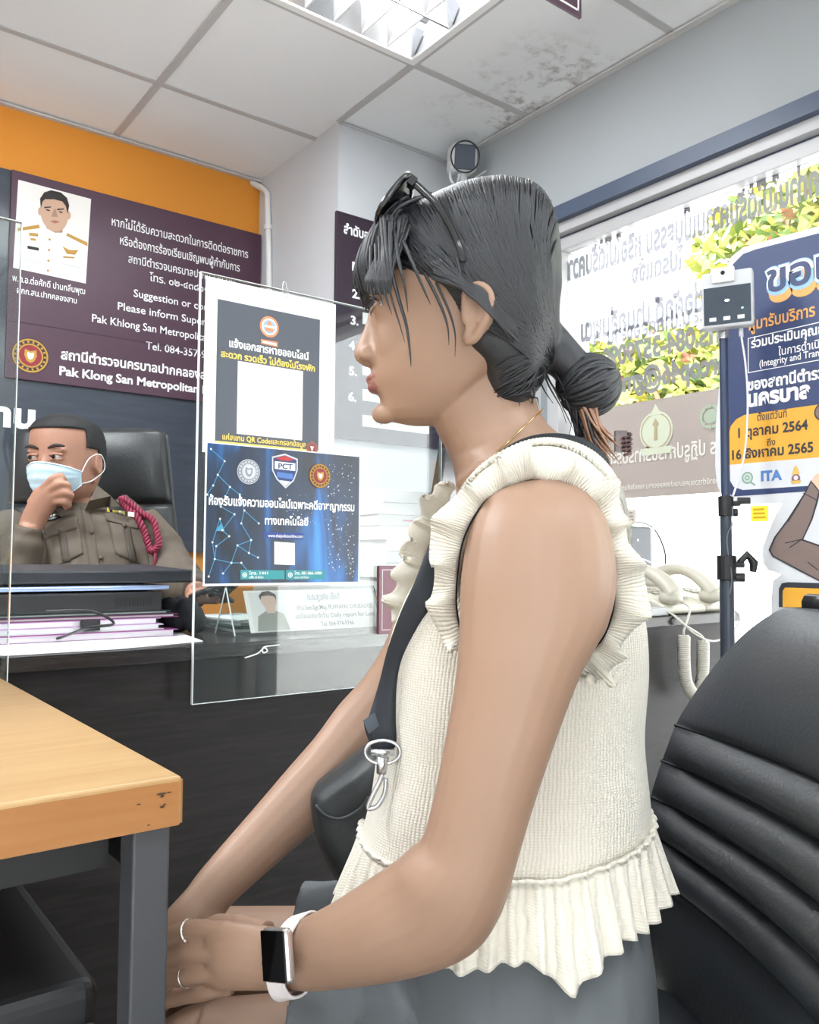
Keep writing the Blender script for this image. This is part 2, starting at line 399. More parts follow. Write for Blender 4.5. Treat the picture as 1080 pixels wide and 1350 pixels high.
# little stickers on the glass
for nm, (x, y), lab in (('yellow', (1001, 677), 'small yellow sticker on the window glass under the blue standee'), ('pale', (829, 681), 'small pale grey sticker on the window glass below the beige banner')):
    c = PX(x, y, GX-.004)
    s_ = MB().box((GX-.002, c.y-.026, c.z-.022), (GX-.001, c.y+.026, c.z+.022)).build('window_sticker', mat('sticker_'+nm, 'f2dd3c' if nm == 'yellow' else 'd8cfc6', .5)); tag(s_, lab, 'sticker')
    q = MB()
    for k in range(3): q.box((GX-.0026, c.y-.018+.002*k, c.z-.013+.011*k), (GX-.0022, c.y+.018, c.z-.008+.011*k))
    q.build('print', mat('sticker_print_'+nm, 'c99a18' if nm == 'yellow' else '9a8f92', .5), s_)

# ------------------------------------------------------------------ louvred ceiling light
lt = thing('ceiling_light', 'recessed fluorescent ceiling light with mirrored louvres near the top of the photo', 'ceiling light', ((FX0+FX1)/2, (FY0+FY1)/2, CZ))
wm = mat('white_enamel', 'efefef', .3); mir = mat('mirror_louvre', 'e4e6ea', .12, metal=.85)
e_ = .012
MB().box((FX0, FY0, CZ-.006), (FX1, FY0+.022, CZ+.004)).box((FX0, FY1-.022, CZ-.006), (FX1, FY1, CZ+.004)).box((FX0, FY0+.022, CZ-.006), (FX0+.022, FY1-.022, CZ+.004)).box((FX1-.022, FY0+.022, CZ-.006), (FX1, FY1-.022, CZ+.004)).build('frame', wm, lt, bevel=.001)
MB().box((FX0+.005, FY0+.005, CZ+.11), (FX1-.005, FY1-.005, CZ+.115)).box((FX0+.005, FY0+.005, CZ+.004), (FX0+.012, FY1-.005, CZ+.11)).box((FX1-.012, FY0+.005, CZ+.004), (FX1-.005, FY1-.005, CZ+.11)) \
    .box((FX0+.012, FY0+.005, CZ+.004), (FX1-.012, FY0+.012, CZ+.11)).box((FX0+.012, FY1-.012, CZ+.004), (FX1-.012, FY1-.005, CZ+.11)).build('tray', mat('light_tray', 'dfe2e6', .3), lt)
tubem = mat('fluorescent_tube', 'ffffff', .4, emit=14); capm = mat('tube_cap', 'a8a8a8', .3, metal=.8)
ty = [FY0+.11, (FY0+FY1)/2, FY1-.11]
for y in ty:
    t_ = MB().tube([(FX0+.06, y, CZ+.075), (FX1-.06, y, CZ+.075)], .013, 14).build('fluorescent_tube', tubem, lt, smooth=True, auto=40)
    MB().cyl((FX0+.035, y, CZ+.075), (FX0+.06, y, CZ+.075), .0135).build('cap', capm, t_); MB().cyl((FX1-.06, y, CZ+.075), (FX1-.035, y, CZ+.075), .0135).build('cap', capm, t_)
# two long V reflectors and the cross louvres
for y in ((ty[0]+ty[1])/2, (ty[1]+ty[2])/2):
    MB().prism([(FX0+.02, y-.045, CZ+.06), (FX0+.02, y-.003, CZ), (FX0+.02, y+.003, CZ), (FX0+.02, y+.045, CZ+.06)], (FX1-FX0-.04, 0, 0)).build('reflector', mir, lt)
for y0, y1 in ((FY0+.012, FY0+.03), (FY1-.03, FY1-.012)):
    yo = FY0+.02 if y0 < 1.6 else FY1-.02; yi = yo+(.06 if y0 < 1.6 else -.06)
    MB().prism([(FX0+.02, yo, CZ), (FX0+.02, yo, CZ+.06), (FX0+.02, yi, CZ+.06)], (FX1-FX0-.04, 0, 0)).build('reflector', mir, lt)
nl = 12
for k in range(1, nl):
    x = FX0+.02+(FX1-FX0-.04)*k/nl
    q = MB()
    for y in ty:
        q.add([(x-.002, y-.052, CZ+.058), (x-.002, y+.052, CZ+.058), (x-.002, y+.092, CZ+.002), (x-.002, y-.092, CZ+.002),
               (x+.002, y-.052, CZ+.058), (x+.002, y+.052, CZ+.058), (x+.002, y+.092, CZ+.002), (x+.002, y-.092, CZ+.002)],
              [(0, 1, 2, 3), (7, 6, 5, 4), (0, 4, 5, 1), (1, 5, 6, 2), (2, 6, 7, 3), (3, 7, 4, 0)])
    q.build('louvre', wm, lt)

# ------------------------------------------------------------------ outside
gr = struct('ground', MB().box((WX+.26, -14, -.2), (40, 16, -.15)).box((-14, -16, -.2), (WX+.26, YF-.11, -.15)), mat('pavement', 'e6e5e1', .8, var=(3, .1)))
leafm = [mat('leaf_lime', '9aa454', .5, sub=0), mat('leaf_yellow', 'a8a24a', .5), mat('leaf_green', '6c8449', .5), mat('leaf_red', 'a8705a', .5)]
bark = mat('bark', '6b5a48', .9, var=(10, .3))
def tree(loc, h, blobs, n, lab, seed):
    rnd = random.Random(seed); t = thing('tree', lab, 'tree', loc, 'trees outside the window'); q = MB(); L0 = V(loc)
    for c, r in blobs:
        for k in range(n):
            d = V((rnd.gauss(0, 1), rnd.gauss(0, 1), rnd.gauss(0, 1))).normalized()*(r*rnd.random()**.4); d.z *= .75
            p = L0+V(c)+d; a = V((rnd.gauss(0, 1), rnd.gauss(0, 1), rnd.gauss(0, .6))).normalized(); b = a.cross(V((rnd.gauss(0, 1), rnd.gauss(0, 1), rnd.gauss(0, 1)))).normalized()
            s_ = rnd.uniform(.05, .1)
            q.add([p-a*s_, p-a*.2*s_+b*s_*.45, p+a*s_, p-a*.2*s_-b*s_*.45], [(0, 1, 2, 3)], rnd.choices((0, 1, 2, 3), (5, 4, 3.5, .5))[0])
    f_ = q.build('foliage', leafm, t); f_['kind'] = 'stuff'
    q = MB().tube([L0, L0+V((.05, .03, h*.4)), L0+V((0, -.05, h*.75))], [.13, .09, .05], 10)
    for c, r in blobs: q.tube([L0+V((.04, 0, h*.42)), L0+V(c)*.6+V((0, 0, h*.2)), L0+V(c)], [.06, .04, .015], 7)
    q.build('trunk', bark, t, smooth=True)
tree((5.6, 2.6, -.15), 4.6, [((.1, -.3, 3.5), .75), ((.2, .5, 3.3), .7), ((0, .1, 2.85), .6), ((.3, -1.0, 3.3), .8), ((.1, -.3, 4.2), .7)], 1500, 'leafy lime green tree filling the upper right of the window', 3)
tree((6.0, 6.4, -.15), 3.4, [((-.3, -1.55, 2.65), .42), ((-.2, -2.25, 2.6), .5), ((-.3, -2.8, 2.45), .5), ((-.4, -2.0, 2.2), .4)], 900, 'low yellow green tree seen through the reversed lettering left of the thermometer', 5)
tree((5.2, -1.2, -.15), 4.2, [((0, -.3, 2.9), .9), ((.2, .7, 2.8), .9), ((0, 0, 2.0), .9), ((.2, -1.4, 2.4), .9)], 800, 'leafy tree further along the pavement past the right edge of the window', 8)

def poly(mb, pl, pts, off, m=0):
    ax, val = pl; q = []
    for x, y in pts:
        p = onpl(x, y, ax, val); p[ax] -= off; q.append(p)
    mb.add(q, [list(range(len(q)))], m)
def dpx(mb, pl, x, y, rpx, off, m=0, n=28, ry=None):
    ax, val = pl; c = onpl(x, y, ax, val); d = (c-CAM).dot(_f); h = V((1, 0, 0)) if ax == 1 else V((0, -1, 0)); nn = V((0, 0, 0)); nn[ax] = -1
    disc(mb, c, h, UP, rpx*d/FPX, nn, off, m, n, (ry or rpx)*d/FPX)
def rpx_(mb, pl, x, y, r0, r1, off, m=0, n=28):
    ax, val = pl; c = onpl(x, y, ax, val); d = (c-CAM).dot(_f); h = V((1, 0, 0)) if ax == 1 else V((0, -1, 0)); nn = V((0, 0, 0)); nn[ax] = -1
    ring(mb, c, h, UP, r0*d/FPX, r1*d/FPX, nn, off, m, n)

# ================================================================== BACK WALL
maroon = mat('maroon_board', '4e3444', .35, var=(4, .06)); gold = mat('gold_print', 'b98f3c', .5); cream = mat('cream_print', 'efe7d6', .5)
pn = thing('backing_panel', 'large slate grey laminate wall panel behind the seated officer', 'wall panel', (-.2, BY-.01, .93))
MB().box((-1.9, BY-.02, .935), (PXL-.005, BY-.0005, 2.243)).build('panel', greyp, pn, bevel=.002)
BPY = BY-.02
text_px('งาน', (1, BPY), (-40, 557), 46, 30, WHITE, pn, (0, -.002, 0), name='lettering', bold=.05)
bd = thing('notice_board', 'maroon police station notice board with a portrait and white text on the back wall', 'notice board', (1.08, BPY, 1.52))
z0, z1 = 1.521, 2.241
MB().box((.607, BPY-.012, z0), (PXL-.006, BPY, z1)).build('board', maroon, bd, bevel=.001)
MB().box((.607, BPY-.0135, 1.716), (PXL-.006, BPY-.012, 1.7185)).build('seam', mat('seam_dark', '3c2936', .6), bd)  # darker joint line across the board
PB = (1, BPY-.012)
def bt(s, p0, x1, h, **k): return text_px(s, PB, p0, x1, h, WHITE, bd, (0, -.0015, 0), **k)
bt('หากไม่ได้รับความสะดวกในการติดต่อราชการ', (147, 297), 327, 11)
bt('หรือต้องการร้องเรียนเชิญพบผู้กำกับการ', (158, 322), 316, 11)
bt('สถานีตำรวจนครบาลปากคลองสาน', (169, 346), 309, 10.5)
bt('โทร. ๐๒-๔๓๘๑๑๑๑', (197, 370), 288, 10)
bt('Suggestion or complaint', (176, 391), 306, 10)
bt('Please inform Superintendent', (155, 408), 322, 10)
bt('Pak Khlong San Metropolitan Police Station', (121, 424), 345, 10)
bt('Tel. 084-357-9090', (192, 460), 290, 10)
bt('สถานีตำรวจนครบาลปากคลองสาน', (80, 473), 285, 12, bold=.03)
bt('Pak Klong San Metropolitan Police Station', (78, 494), 343, 11, bold=.03)
bt('พ.ต.อ.ต่อศักดิ์ ปานกลิ่นพุฒ', (16, 370), 112, 8.5)
bt('ผกก.สน.ปากคลองสาน', (22, 386), 101, 8)
# printed portrait
pm = [mat('photo_background', 'ece8e4', .5), mat('photo_skin', 'c9a48c', .5), mat('photo_hair', '2a2524', .6), mat('photo_uniform', 'f3f3f3', .5), gold, mat('photo_shadow', 'a98670', .5), mat('photo_lips', 'a86f64', .5), mat('photo_fold', 'c9cdd2', .5)]
q = MB(); P = (1, BPY-.012)
poly(q, P, [(24, 237), (120, 262.5), (113, 374), (17, 353)], .001, 0)
poly(q, P, [(18, 352), (22, 306), (52, 299), (60, 300), (72, 306), (84, 307), (92, 309), (115, 323), (112.5, 373)], .0014, 3)
poly(q, P, [(61, 296), (83, 299), (82, 307), (72, 307), (61, 301)], .0018, 5)
dpx(q, P, 71.5, 281, 17.5, .0022, 1, 28, 25); dpx(q, P, 52.5, 279, 2.5, .002, 1, 14, 5.5); dpx(q, P, 90.5, 284, 2.5, .002, 1, 14, 5.5)
poly(q, P, [(53.5, 275), (52.5, 262), (58, 254), (67, 251), (80, 254), (88, 261), (91, 271), (89, 282), (86.5, 272), (82, 266), (71, 263), (59, 263), (56, 266)], .0026, 2)
for x in (63, 80): poly(q, P, [(x-5, 273+(x-63)*.15), (x+4, 272.5+(x-63)*.15), (x+4, 274+(x-63)*.15), (x-5, 275+(x-63)*.15)], .003, 2); dpx(q, P, x, 277.5+(x-63)*.15, 2.6, .003, 2, 12, 1)
poly(q, P, [(71, 276), (73, 276), (76, 286.5), (67.5, 286)], .0028, 5); poly(q, P, [(65, 292), (72, 290.5), (79, 293), (72, 295)], .003, 6)
poly(q, P, [(23, 301), (51, 296.5), (52.5, 301), (23, 305)], .003, 4); poly(q, P, [(88, 307.5), (115, 320), (115, 325), (87, 311)], .003, 4)
poly(q, P, [(82, 325), (92, 330), (103, 330), (99, 336), (88, 335)], .0028, 4); poly(q, P, [(36, 324), (51, 327), (51, 331), (36, 328)], .0028, 2)
for a, b in (((38, 307), (50, 312)), ((40, 314), (47, 318)), ((83, 338), (98, 341))): poly(q, P, [a, (b[0], a[1]+1), b, (a[0], b[1]-1)], .0028, 4)
for y in (316, 330, 344, 357): dpx(q, P, 65-(y-316)*.05, y, 1.6, .003, 4, 10)
for x0, x1, y in ((28, 55, 341), (81, 106, 347)): poly(q, P, [(x0, y), (x1, y+6), (x1, y+7.2), (x0, y+1.2)], .0028, 7)
q.build('portrait_photo', pm, bd)
def emblem(parent, pl, x, y, r, cols, name='emblem'):
    q = MB(); dpx(q, pl, x, y, r, .001, 0); rpx_(q, pl, x, y, r*.86, r*.95, .0016, 1); dpx(q, pl, x, y, r*.68, .0018, 1); dpx(q, pl, x, y, r*.6, .0022, 2)
    ax, val = pl; c = onpl(x, y, ax, val); d = (c-CAM).dot(_f)/FPX; h = V((1, 0, 0)) if ax == 1 else V((0, -1, 0)); nn = V((0, 0, 0)); nn[ax] = -1
    for k in range(18):
        a = 2*PI*k/18; p = c+h*(r*.775*d*cos(a))+UP*(r*.775*d*sin(a))+nn*.002
        q.obox(p, h*(-sin(a)*r*.05*d)+UP*(cos(a)*r*.05*d), h*(cos(a)*r*.06*d)+UP*(sin(a)*r*.06*d), nn*.0002, 3)
    sh = [(-.3, .35), (0, .25), (.3, .35), (.33, 0), (.2, -.3), (0, -.42), (-.2, -.3), (-.33, 0)]
    q.add([c+h*(a*r*d)+UP*(b*r*d)+nn*.0026 for a, b in sh], [list(range(8))], 3)
    q.add([c+h*(a*r*d*.55)+UP*(b*r*d*.55)+nn*.003 for a, b in sh], [list(range(8))], 4)
    return q.build(name, cols, parent)
mred = mat('emblem_red', '8c2730', .5); mdk = mat('emblem_dark', '3b2a2a', .5)
emblem(bd, P, 40, 469, 23.5, [mdk, gold, mred, gold, cream])
# conduit in the corner by the pillar
cp = MB().tube(catmull([PX(338, 236, PXL-.012)+V((-.05, .03, 0)), PX(338, 240, PXL-.012)+V((-.03, .02, 0)), PX(350, 252, PXL-.012), PX(353, 275, PXL-.012), PX(355, 376, PXL-.012), PX(356, 520, PXL-.012), PX(357, 700, PXL-.012)], 8), .0125, 10)
c0 = PX(338, 236, PXL-.012)+V((-.05, .03, 0)); cp.cyl(c0+V((0, 0, -.004)), c0+V((0, 0, .03)), .018)
for y in (300, 390): cp.cyl(PX(353.5, y, PXL-.012)+V((0, 0, -.01)), PX(353.5, y, PXL-.012)+V((0, 0, .01)), .017)
tag(cp.build('conduit_pipe', mat('white_pvc', 'e2e2e2', .35), smooth=True, auto=40), 'white bent conduit pipe running down the corner beside the pillar', 'pipe')

# ------------------------------------------------------------------ pillar board with the numbered list
PY_ = PYF-.014
pbz = (PY(441, 577, PY_).z, PY(444, 277, PY_).z); pbx = PY(444, 300, PY_).x
pb = thing('list_board', 'dark plum numbered list board on the front of the pillar behind the woman', 'notice board', (1.8, PY_, pbz[0]))
MB().box((pbx, PY_, pbz[0]), (2.06, PYF, pbz[1])).build('board', mat('plum_board', '352a36', .3, var=(6, .08)), pb, bevel=.001)
PP = (1, PY_)
text_px('ลำดับอาวุโสการปฏิบัติราชการ', PP, (453, 307), 583, 12, WHITE, pb, (0, -.0015, 0), bold=.035)
for k, (x, y) in enumerate([(464, 356), (464, 392), (462, 427), (460, 460), (460, 494), (459, 528)]):
    text_px('%d.' % (k+1), PP, (x, y), x+10.5, 11.5, WHITE, pb, (0, -.0015, 0), bold=.035, name='numeral')
slip = mat('white_slip', 'eeeeea', .5)
for k, y in enumerate([348, 384, 418, 451, 485, 519, 553]):
    a, b = PY(478, y-6+1, PY_), PY(565, y+12, PY_); zt = PY(478, y-6, PY_).z; zb = PY(478, y+9, PY_).z
    s_ = MB().box((a.x, PY_-.004, zb), (b.x, PY_-.0005, zt)).build('name_slip', slip, pb)
    text_px('รอง ผกก.ป.', PP, (486, y+6), 520, 5, mat('grey_print', '8b8b90', .6), s_, (0, -.0055, 0))
# ------------------------------------------------------------------ security camera at the pillar corner
sc = D(613, 207, 3.05); wb = mat('white_housing', 'd9dadc', .4); cam_t = thing('security_camera', 'white security camera with a square dark face high in the corner by the window', 'camera', D(604, 246, 3.1))
fx = (-FW*.93+RT*.12-UP*.28).normalized(); sx_ = RT*.99+FW*.12; ux = fx.cross(sx_).normalized()
if ux.z < 0: ux = -ux
MB().obox(sc-fx*.06, sx_*.048, ux*.05, fx*.06).build('housing', wb, cam_t, bevel=.016, seg=3)
MB().obox(sc+fx*.002, sx_*.038, ux*.043, fx*.004).build('lens_face', mat('dark_lens_face', '39414f', .15), cam_t, bevel=.008)
MB().tube([sc+ux*.05*sin(a)*1.08+sx_*.05*cos(a)*1.05+fx*.006 for a in [k*2*PI/24 for k in range(24)]], .003, 6, closed=True).build('gasket', BLACK, cam_t)
p0, p1, p2 = sc-UP*.055-fx*.05, D(608, 240, 3.07), D(612, 247, 3.13)
MB().tube([p0, p0-UP*.03, p1, p2], .017, 10).build('bracket', wb, cam_t, smooth=True)
jb = V((WX-.02, D(690, 240, 3.1).y, D(690, 238, 3.05).z))
MB().obox(V((WX-.018, 2.28, 2.135)), (.018, 0, 0), (0, .04, 0), (0, 0, .04)).build('junction_box', wb, cam_t, bevel=.004)
MB().tube(catmull([sc-fx*.11, D(596, 215, 3.12), D(594, 235, 3.1), D(602, 244, 3.1), D(606, 230, 3.05)], 8), .005, 6).build('cable', wb, cam_t, smooth=True)
MB().tube(catmull([p2, D(640, 226, 3.15), D(672, 214, 3.16), V((WX-.03, 2.28, 2.15))], 8), .004, 6).build('cable', wb, cam_t, smooth=True)
# hanging sign, lower right corner in the frame
hy = 1.285; hx1 = PY(767, 24, hy).x; hz = PY(767, 24, hy).z
hs = thing('hanging_sign', 'maroon hanging sign with a thin white border at the top edge of the photo', 'sign', (hx1-.35, hy, hz))
MB().box((hx1-.7, hy, hz), (hx1, hy+.008, hz+.2)).build('panel', maroon, hs, bevel=.001)
q = MB()
for a, b in (((hx1-.69, hz+.012), (hx1-.01, hz+.0165)), ((hx1-.0145, hz+.012), (hx1-.01, hz+.19)), ((hx1-.69, hz+.185), (hx1-.01, hz+.19)), ((hx1-.69, hz+.012), (hx1-.6855, hz+.19))):
    q.box((a[0], hy-.001, a[1]), (b[0], hy, b[1]))
q.build('border_line', WHITE, hs)
for x in (hx1-.6, hx1-.1): MB().cyl((x, hy+.004, hz+.19), (x, hy+.004, CZ-.002), .002, 8).build('hanging_wire', mat('wire', '9a9a9a', .4, metal=.8), hs)

# ================================================================== COUNTER DESK
DT = .775; DY0, DY1 = 1.312, 1.98
dwood = wood('dark_wood', '100e0e', '221d1d', .5, 5, (1, 1, 14), spec=.25)
dtop = wood('dark_wood_top', '1b1919', '272324', .22, 5, (1, 14, 14))
dk = thing('counter_desk', 'long dark wood counter desk between the officer and the woman', 'desk', (0, 1.65, 0))
MB().box((-2.1, DY0, DT-.025), (2.07, DY1, DT)).box((2.07, DY0, DT-.025), (2.155, DY1-.05, DT)).build('worktop', dtop, dk, bevel=.002)
MB().box((-2.1, DY0+.03, .0), (2.15, DY0+.05, DT-.025)).build('front_panel', dwood, dk)
for x in (-2.08, -.6, .62, 2.05): MB().box((x-.018, DY0+.05, 0), (x+.018, DY1-.02, DT-.025)).build('side_panel', dwood, dk)
# ------------------------------------------------------------------ acrylic screens
acr = glass('acrylic', 'f6f9f8', 1.25, .004, .035); edge = mat('acrylic_edge', 'dfe6e6', .25)
AY = DY0-.0065
def screen(x0, x1, z0, z1, lab):
    t = thing('acrylic_screen', lab, 'screen', ((x0+x1)/2, AY, z0), 'acrylic screens along the counter')
    MB().box((x0, AY, z0), (x1, AY+.006, z1)).build('sheet', acr, t)
    q = MB(); e = .0012
    q.box((x0-e, AY-.0004, z0), (x0, AY+.0064, z1)).box((x1, AY-.0004, z0), (x1+e, AY+.0064, z1)).box((x0-e, AY-.0004, z0-e), (x1+e, AY+.0064, z0)).box((x0-e, AY-.0004, z1), (x1+e, AY+.0064, z1+e))
    q.build('polished_edge', edge, t); return t
ax0 = PY(260, 640, AY).x; az0 = PY(256, 928, AY).z; az1 = PY(263, 358, AY).z; ax1 = 1.07
screen(ax0, ax1, az0, az1, 'clear acrylic screen carrying the posters on the counter front')
lx1 = PY(20, 560, AY).x; lz1 = PY(10, 289, AY).z
screen(lx1-.62, lx1, az0, lz1, 'clear acrylic screen at the far left edge of the photo')
# ---- posters on the acrylic (each a thin sheet taped to its front)
AP = (1, AY)
ws = thing('paper_sheet', 'blank white backing sheet behind the dark grey poster on the acrylic screen', 'paper', PY(355, 600, AY))
a, b = PY(271, 364, AY), PY(440, 600, AY); b2 = PY(269, 596, AY)
MB().box((a.x, AY-.0012, b2.z), (b.x, AY-.0004, a.z)).build('sheet', WHITE, ws)
qp = thing('notice_poster', 'dark grey notice poster with yellow and white Thai text and a blank white square', 'poster', PY(352, 590, AY))
slate = mat('poster_slate', '4e535d', .45)
x0, x1 = PY(285, 480, AY).x, PY(420.5, 480, AY).x; zt, zb = PY(285, 394, AY).z, PY(285, 586, AY).z
MB().box((x0, AY-.0022, zb), (x1, AY-.0013, zt)).build('sheet', slate, qp)
yel = mat('poster_yellow', 'f2d264', .5); QP = (1, AY-.0022)
MB().box((x0, AY-.0026, zb), (x1, AY-.0023, zb+.006)).build('yellow_strip', yel, qp)
xa, xb = PY(312, 530, AY).x, PY(398, 530, AY).x; za, zb2 = PY(312, 476, AY).z, PY(312, 572, AY).z
MB().box((xa, AY-.0027, zb2), (xb, AY-.0023, za)).build('blank_square', WHITE, qp)
text_px('แจ้งเอกสารหายออนไลน์', QP, (302, 457), 407, 10, WHITE, qp, (0, -.0006, 0), bold=.03)
text_px('สะดวก รวดเร็ว ไม่ต้องไปโรงพัก', QP, (291, 470), 415, 8.5, yel, qp, (0, -.0006, 0), bold=.03)
text_px('แค่สแกน QR Codeและกรอกข้อมูล', QP, (293, 579), 403, 7, yel, qp, (0, -.0006, 0), bold=.02)
orr = mat('emblem_orange', 'dd8a5c', .5); blu = mat('emblem_blue', '8fb2cf', .5)
q = MB(); rpx_(q, QP, 355, 431, 11, 14, .0006, 0); dpx(q, QP, 355, 431, 11.2, .0005, 1); dpx(q, QP, 355, 431, 9, .0008, 2)
poly(q, QP, [(350, 436), (360, 438), (360, 432), (355, 422), (350, 430)], .001, 0); poly(q, QP, [(348, 428), (363, 431), (363, 434), (348, 431)], .0012, 1)
poly(q, QP, [(344, 447), (366, 451), (366, 458), (344, 453)], .0006, 0); poly(q, QP, [(346, 449.5), (364, 453), (364, 456), (346, 452)], .001, 1)
q.build('emblem', [orr, WHITE, blu], qp)
q = MB(); poly(q, QP, [(404, 586), (411, 581), (419, 588), (418, 596), (411, 600), (404, 594)], .0008, 0); dpx(q, QP, 411, 591, 5.6, .001, 1); poly(q, QP, [(408.5, 588), (413.5, 589), (411, 595.5)], .0013, 2); q.build('badge', [mat('badge_brown', '8b5a4c', .5), mat('badge_red', '8e3a36', .5), cream], qp)
# blue poster
bp = thing('blue_poster', 'dark blue cyber crime poster with three emblems on the acrylic screen', 'poster', PY(370, 768, AY))
x0, x1 = PY(270.5, 680, AY).x, PY(471.5, 680, AY).x; zt, zb = PY(271, 584, AY).z, PY(270, 769.5, AY).z
MB().box((x0-.003, AY-.0035, zb-.004), (x1+.003, AY-.0027, zt+.002)).build('white_margin', WHITE, bp)
def bluemat():
    m = bpy.data.materials.new('blue_poster_print'); m.use_nodes = True; nt = m.node_tree; N = nt.nodes; L = nt.links; b = N['Principled BSDF']; b.inputs['Roughness'].default_value = .3
    t = N.new('ShaderNodeTexCoord'); mp = N.new('ShaderNodeMapping'); mp.inputs['Scale'].default_value = (9, 1, 2.2); mp.inputs['Location'].default_value = (.35, 0, .2); L.new(t.outputs['Object'], mp.inputs[0])
    n = N.new('ShaderNodeTexNoise'); n.inputs['Scale'].default_value = 1.6; n.inputs['Detail'].default_value = 3; n.inputs['Distortion'].default_value = .6; L.new(mp.outputs[0], n.inputs['Vector'])
    r = N.new('ShaderNodeValToRGB'); e = r.color_ramp.elements
    e[0].position = .36; e[0].color = lin('111a26'); e[1].position = .78; e[1].color = lin('3f9be0')
    k = e.new(.52); k.color = lin('14304f'); k = e.new(.62); k.color = lin('1c67ad')
    L.new(n.outputs['Fac'], r.inputs[0]); L.new(r.outputs[0], b.inputs['Base Color']); return m
MB().box((x0, AY-.0044, zb), (x1, AY-.0036, zt)).build('sheet', bluemat(), bp)
BP_ = (1, AY-.0044); cy = mat('cyan_print', '58c4e6', .5); q = MB(); rnd = random.Random(4)
nodes = [(278, 592), (296, 608), (287, 626), (303, 642), (281, 640), (273, 652), (291, 668), (316, 652), (309, 678), (293, 699), (302, 707), (318, 690), (322, 673), (313, 719), (328, 729), (305, 742), (341, 690), (283, 737), (275, 760), (285, 720), (294, 756), (331, 712), (340, 735), (318, 742), (332, 760), (290, 684), (280, 715)]
lk = [(0, 1), (1, 2), (2, 3), (2, 4), (4, 5), (3, 7), (5, 6), (3, 6), (7, 12), (6, 8), (8, 9), (9, 10), (10, 19), (11, 12), (11, 21), (12, 16), (13, 14), (13, 15), (14, 22), (15, 23), (17, 18), (17, 19), (20, 15), (23, 24), (25, 26), (26, 17), (9, 25), (21, 14), (13, 21), (15, 17)]
for a, b in lk:
    (xa, ya), (xb, yb) = nodes[a], nodes[b]; l_ = math.hypot(xb-xa, yb-ya); nx, ny = -(yb-ya)/l_*.45, (xb-xa)/l_*.45
    poly(q, BP_, [(xa+nx, ya+ny), (xb+nx, yb+ny), (xb-nx, yb-ny), (xa-nx, ya-ny)], .0004, 0)
for x, y in nodes: dpx(q, BP_, x, y, 1.4, .0006, 1, 10)
poly(q, BP_, [(284, 700), (292, 689), (296, 700)], .0005, 0)
q.build('network_print', [mat('network_blue', '3f8fb4', .5), mat('node_white', 'd8eef6', .5)], bp)
q = MB()
for k in range(420):
    x, y = 375+rnd.random()*92, 612+rnd.random()*150
    if 345 < x < 432 and (690 < y < 768 or y < 650): continue
    if 655 < y < 672 or rnd.random() < .25: continue
    dpx(q, BP_, x, y, rnd.choice((.4, .5, .6, .9)), .0005, 0, 6)
q.build('painted_glints', mat('glint_white', 'cfd8de', .5), bp)  # white dots painted in place of a speckled reflection on the poster
sil = mat('silver_print', 'c3c7cc', .4); sil2 = mat('silver_dark', '868c93', .4)
emblem(bp, BP_, 327.5, 622, 16.5, [sil, sil2, sil, sil2, sil]); emblem(bp, BP_, 421.5, 627.5, 16.5, [mat('emblem_brown', '6b3a2c', .5), gold, mred, gold, cream])
q = MB(); shp = lambda s, cx=375.5, cy=620: [(cx+s*a, cy+s*b) for a, b in ((-17, -18), (0, -22), (17, -15), (17, 0), (12, 14), (1, 24), (-11, 12), (-17, 0))]
poly(q, BP_, shp(1), .0005, 0); poly(q, BP_, shp(.9), .0007, 1); poly(q, BP_, [(362, 608), (389, 611), (389, 621), (362, 618)], .0009, 2); poly(q, BP_, [(363, 604), (375, 601), (388, 606), (380, 608), (370, 607)], .0009, 3)
poly(q, BP_, [(365, 622), (386, 625), (386, 632), (365, 629)], .0009, 4); poly(q, BP_, [(368, 633), (383, 635), (376, 641)], .0009, 5)
q.build('shield', [sil, mat('shield_navy', '283a6c', .5), WHITE, mat('shield_red', 'b3322f', .5), mat('shield_blue', '4f76b8', .5), mat('shield_pale', 'cfd6e8', .5)], bp)
text_px('PCT', BP_, (366.5, 617.5), 385.5, 7, mat('shield_navy', '283a6c', .5), bp, (0, -.0012, 0), bold=.03)
text_px('ห้องรับแจ้งความออนไลน์เฉพาะคดีอาชญากรรม', BP_, (275, 665), 467, 11, WHITE, bp, (0, -.0008, 0), bold=.03)
text_px('ทางเทคโนโลยี', BP_, (349, 691), 406, 10, WHITE, bp, (0, -.0008, 0), bold=.03)
q = MB(); poly(q, BP_, [(348, 701), (400, 703), (400, 711), (348, 709)], .0004, 0); q.build('web_address_bar', mat('bar_blue', '223d86', .5), bp)
text_px('www.thaipoliceonline.com', BP_, (353, 708), 399, 4.2, WHITE, bp, (0, -.0009, 0))
q = MB(); poly(q, BP_, [(361.5, 714), (388.5, 716), (388.5, 745), (361.5, 744)], .0006, 0); q.build('blank_square', WHITE, bp)
tl = mat('teal_box', '2f8f94', .5)
for xa, xb, s_ in ((317, 375, 'โทร. 1441'), (377, 428, 'โทร. 081-866-3000')):
    q = MB(); poly(q, BP_, [(xa, 751.5), (xb, 752), (xb, 763.5), (xa, 764)], .0005, 0); e_ = q.build('contact_box', tl, bp)
    q = MB(); rpx_(q, BP_, xa+5.5, 758, 2.4, 3.4, .0008, 0, 14); dpx(q, BP_, xa+5.5, 758, 1.6, .0008, 0, 10, .8); q.build('phone_icon', WHITE, e_)
    text_px(s_, BP_, (xa+11, 757.5), xa+(36 if xa < 330 else 47), 4, WHITE, e_, (0, -.0009, 0))
    text_px('ตลอด 24 ชั่วโมง', BP_, (xa+11, 762.5), xa+30, 2.6, WHITE, e_, (0, -.0009, 0))
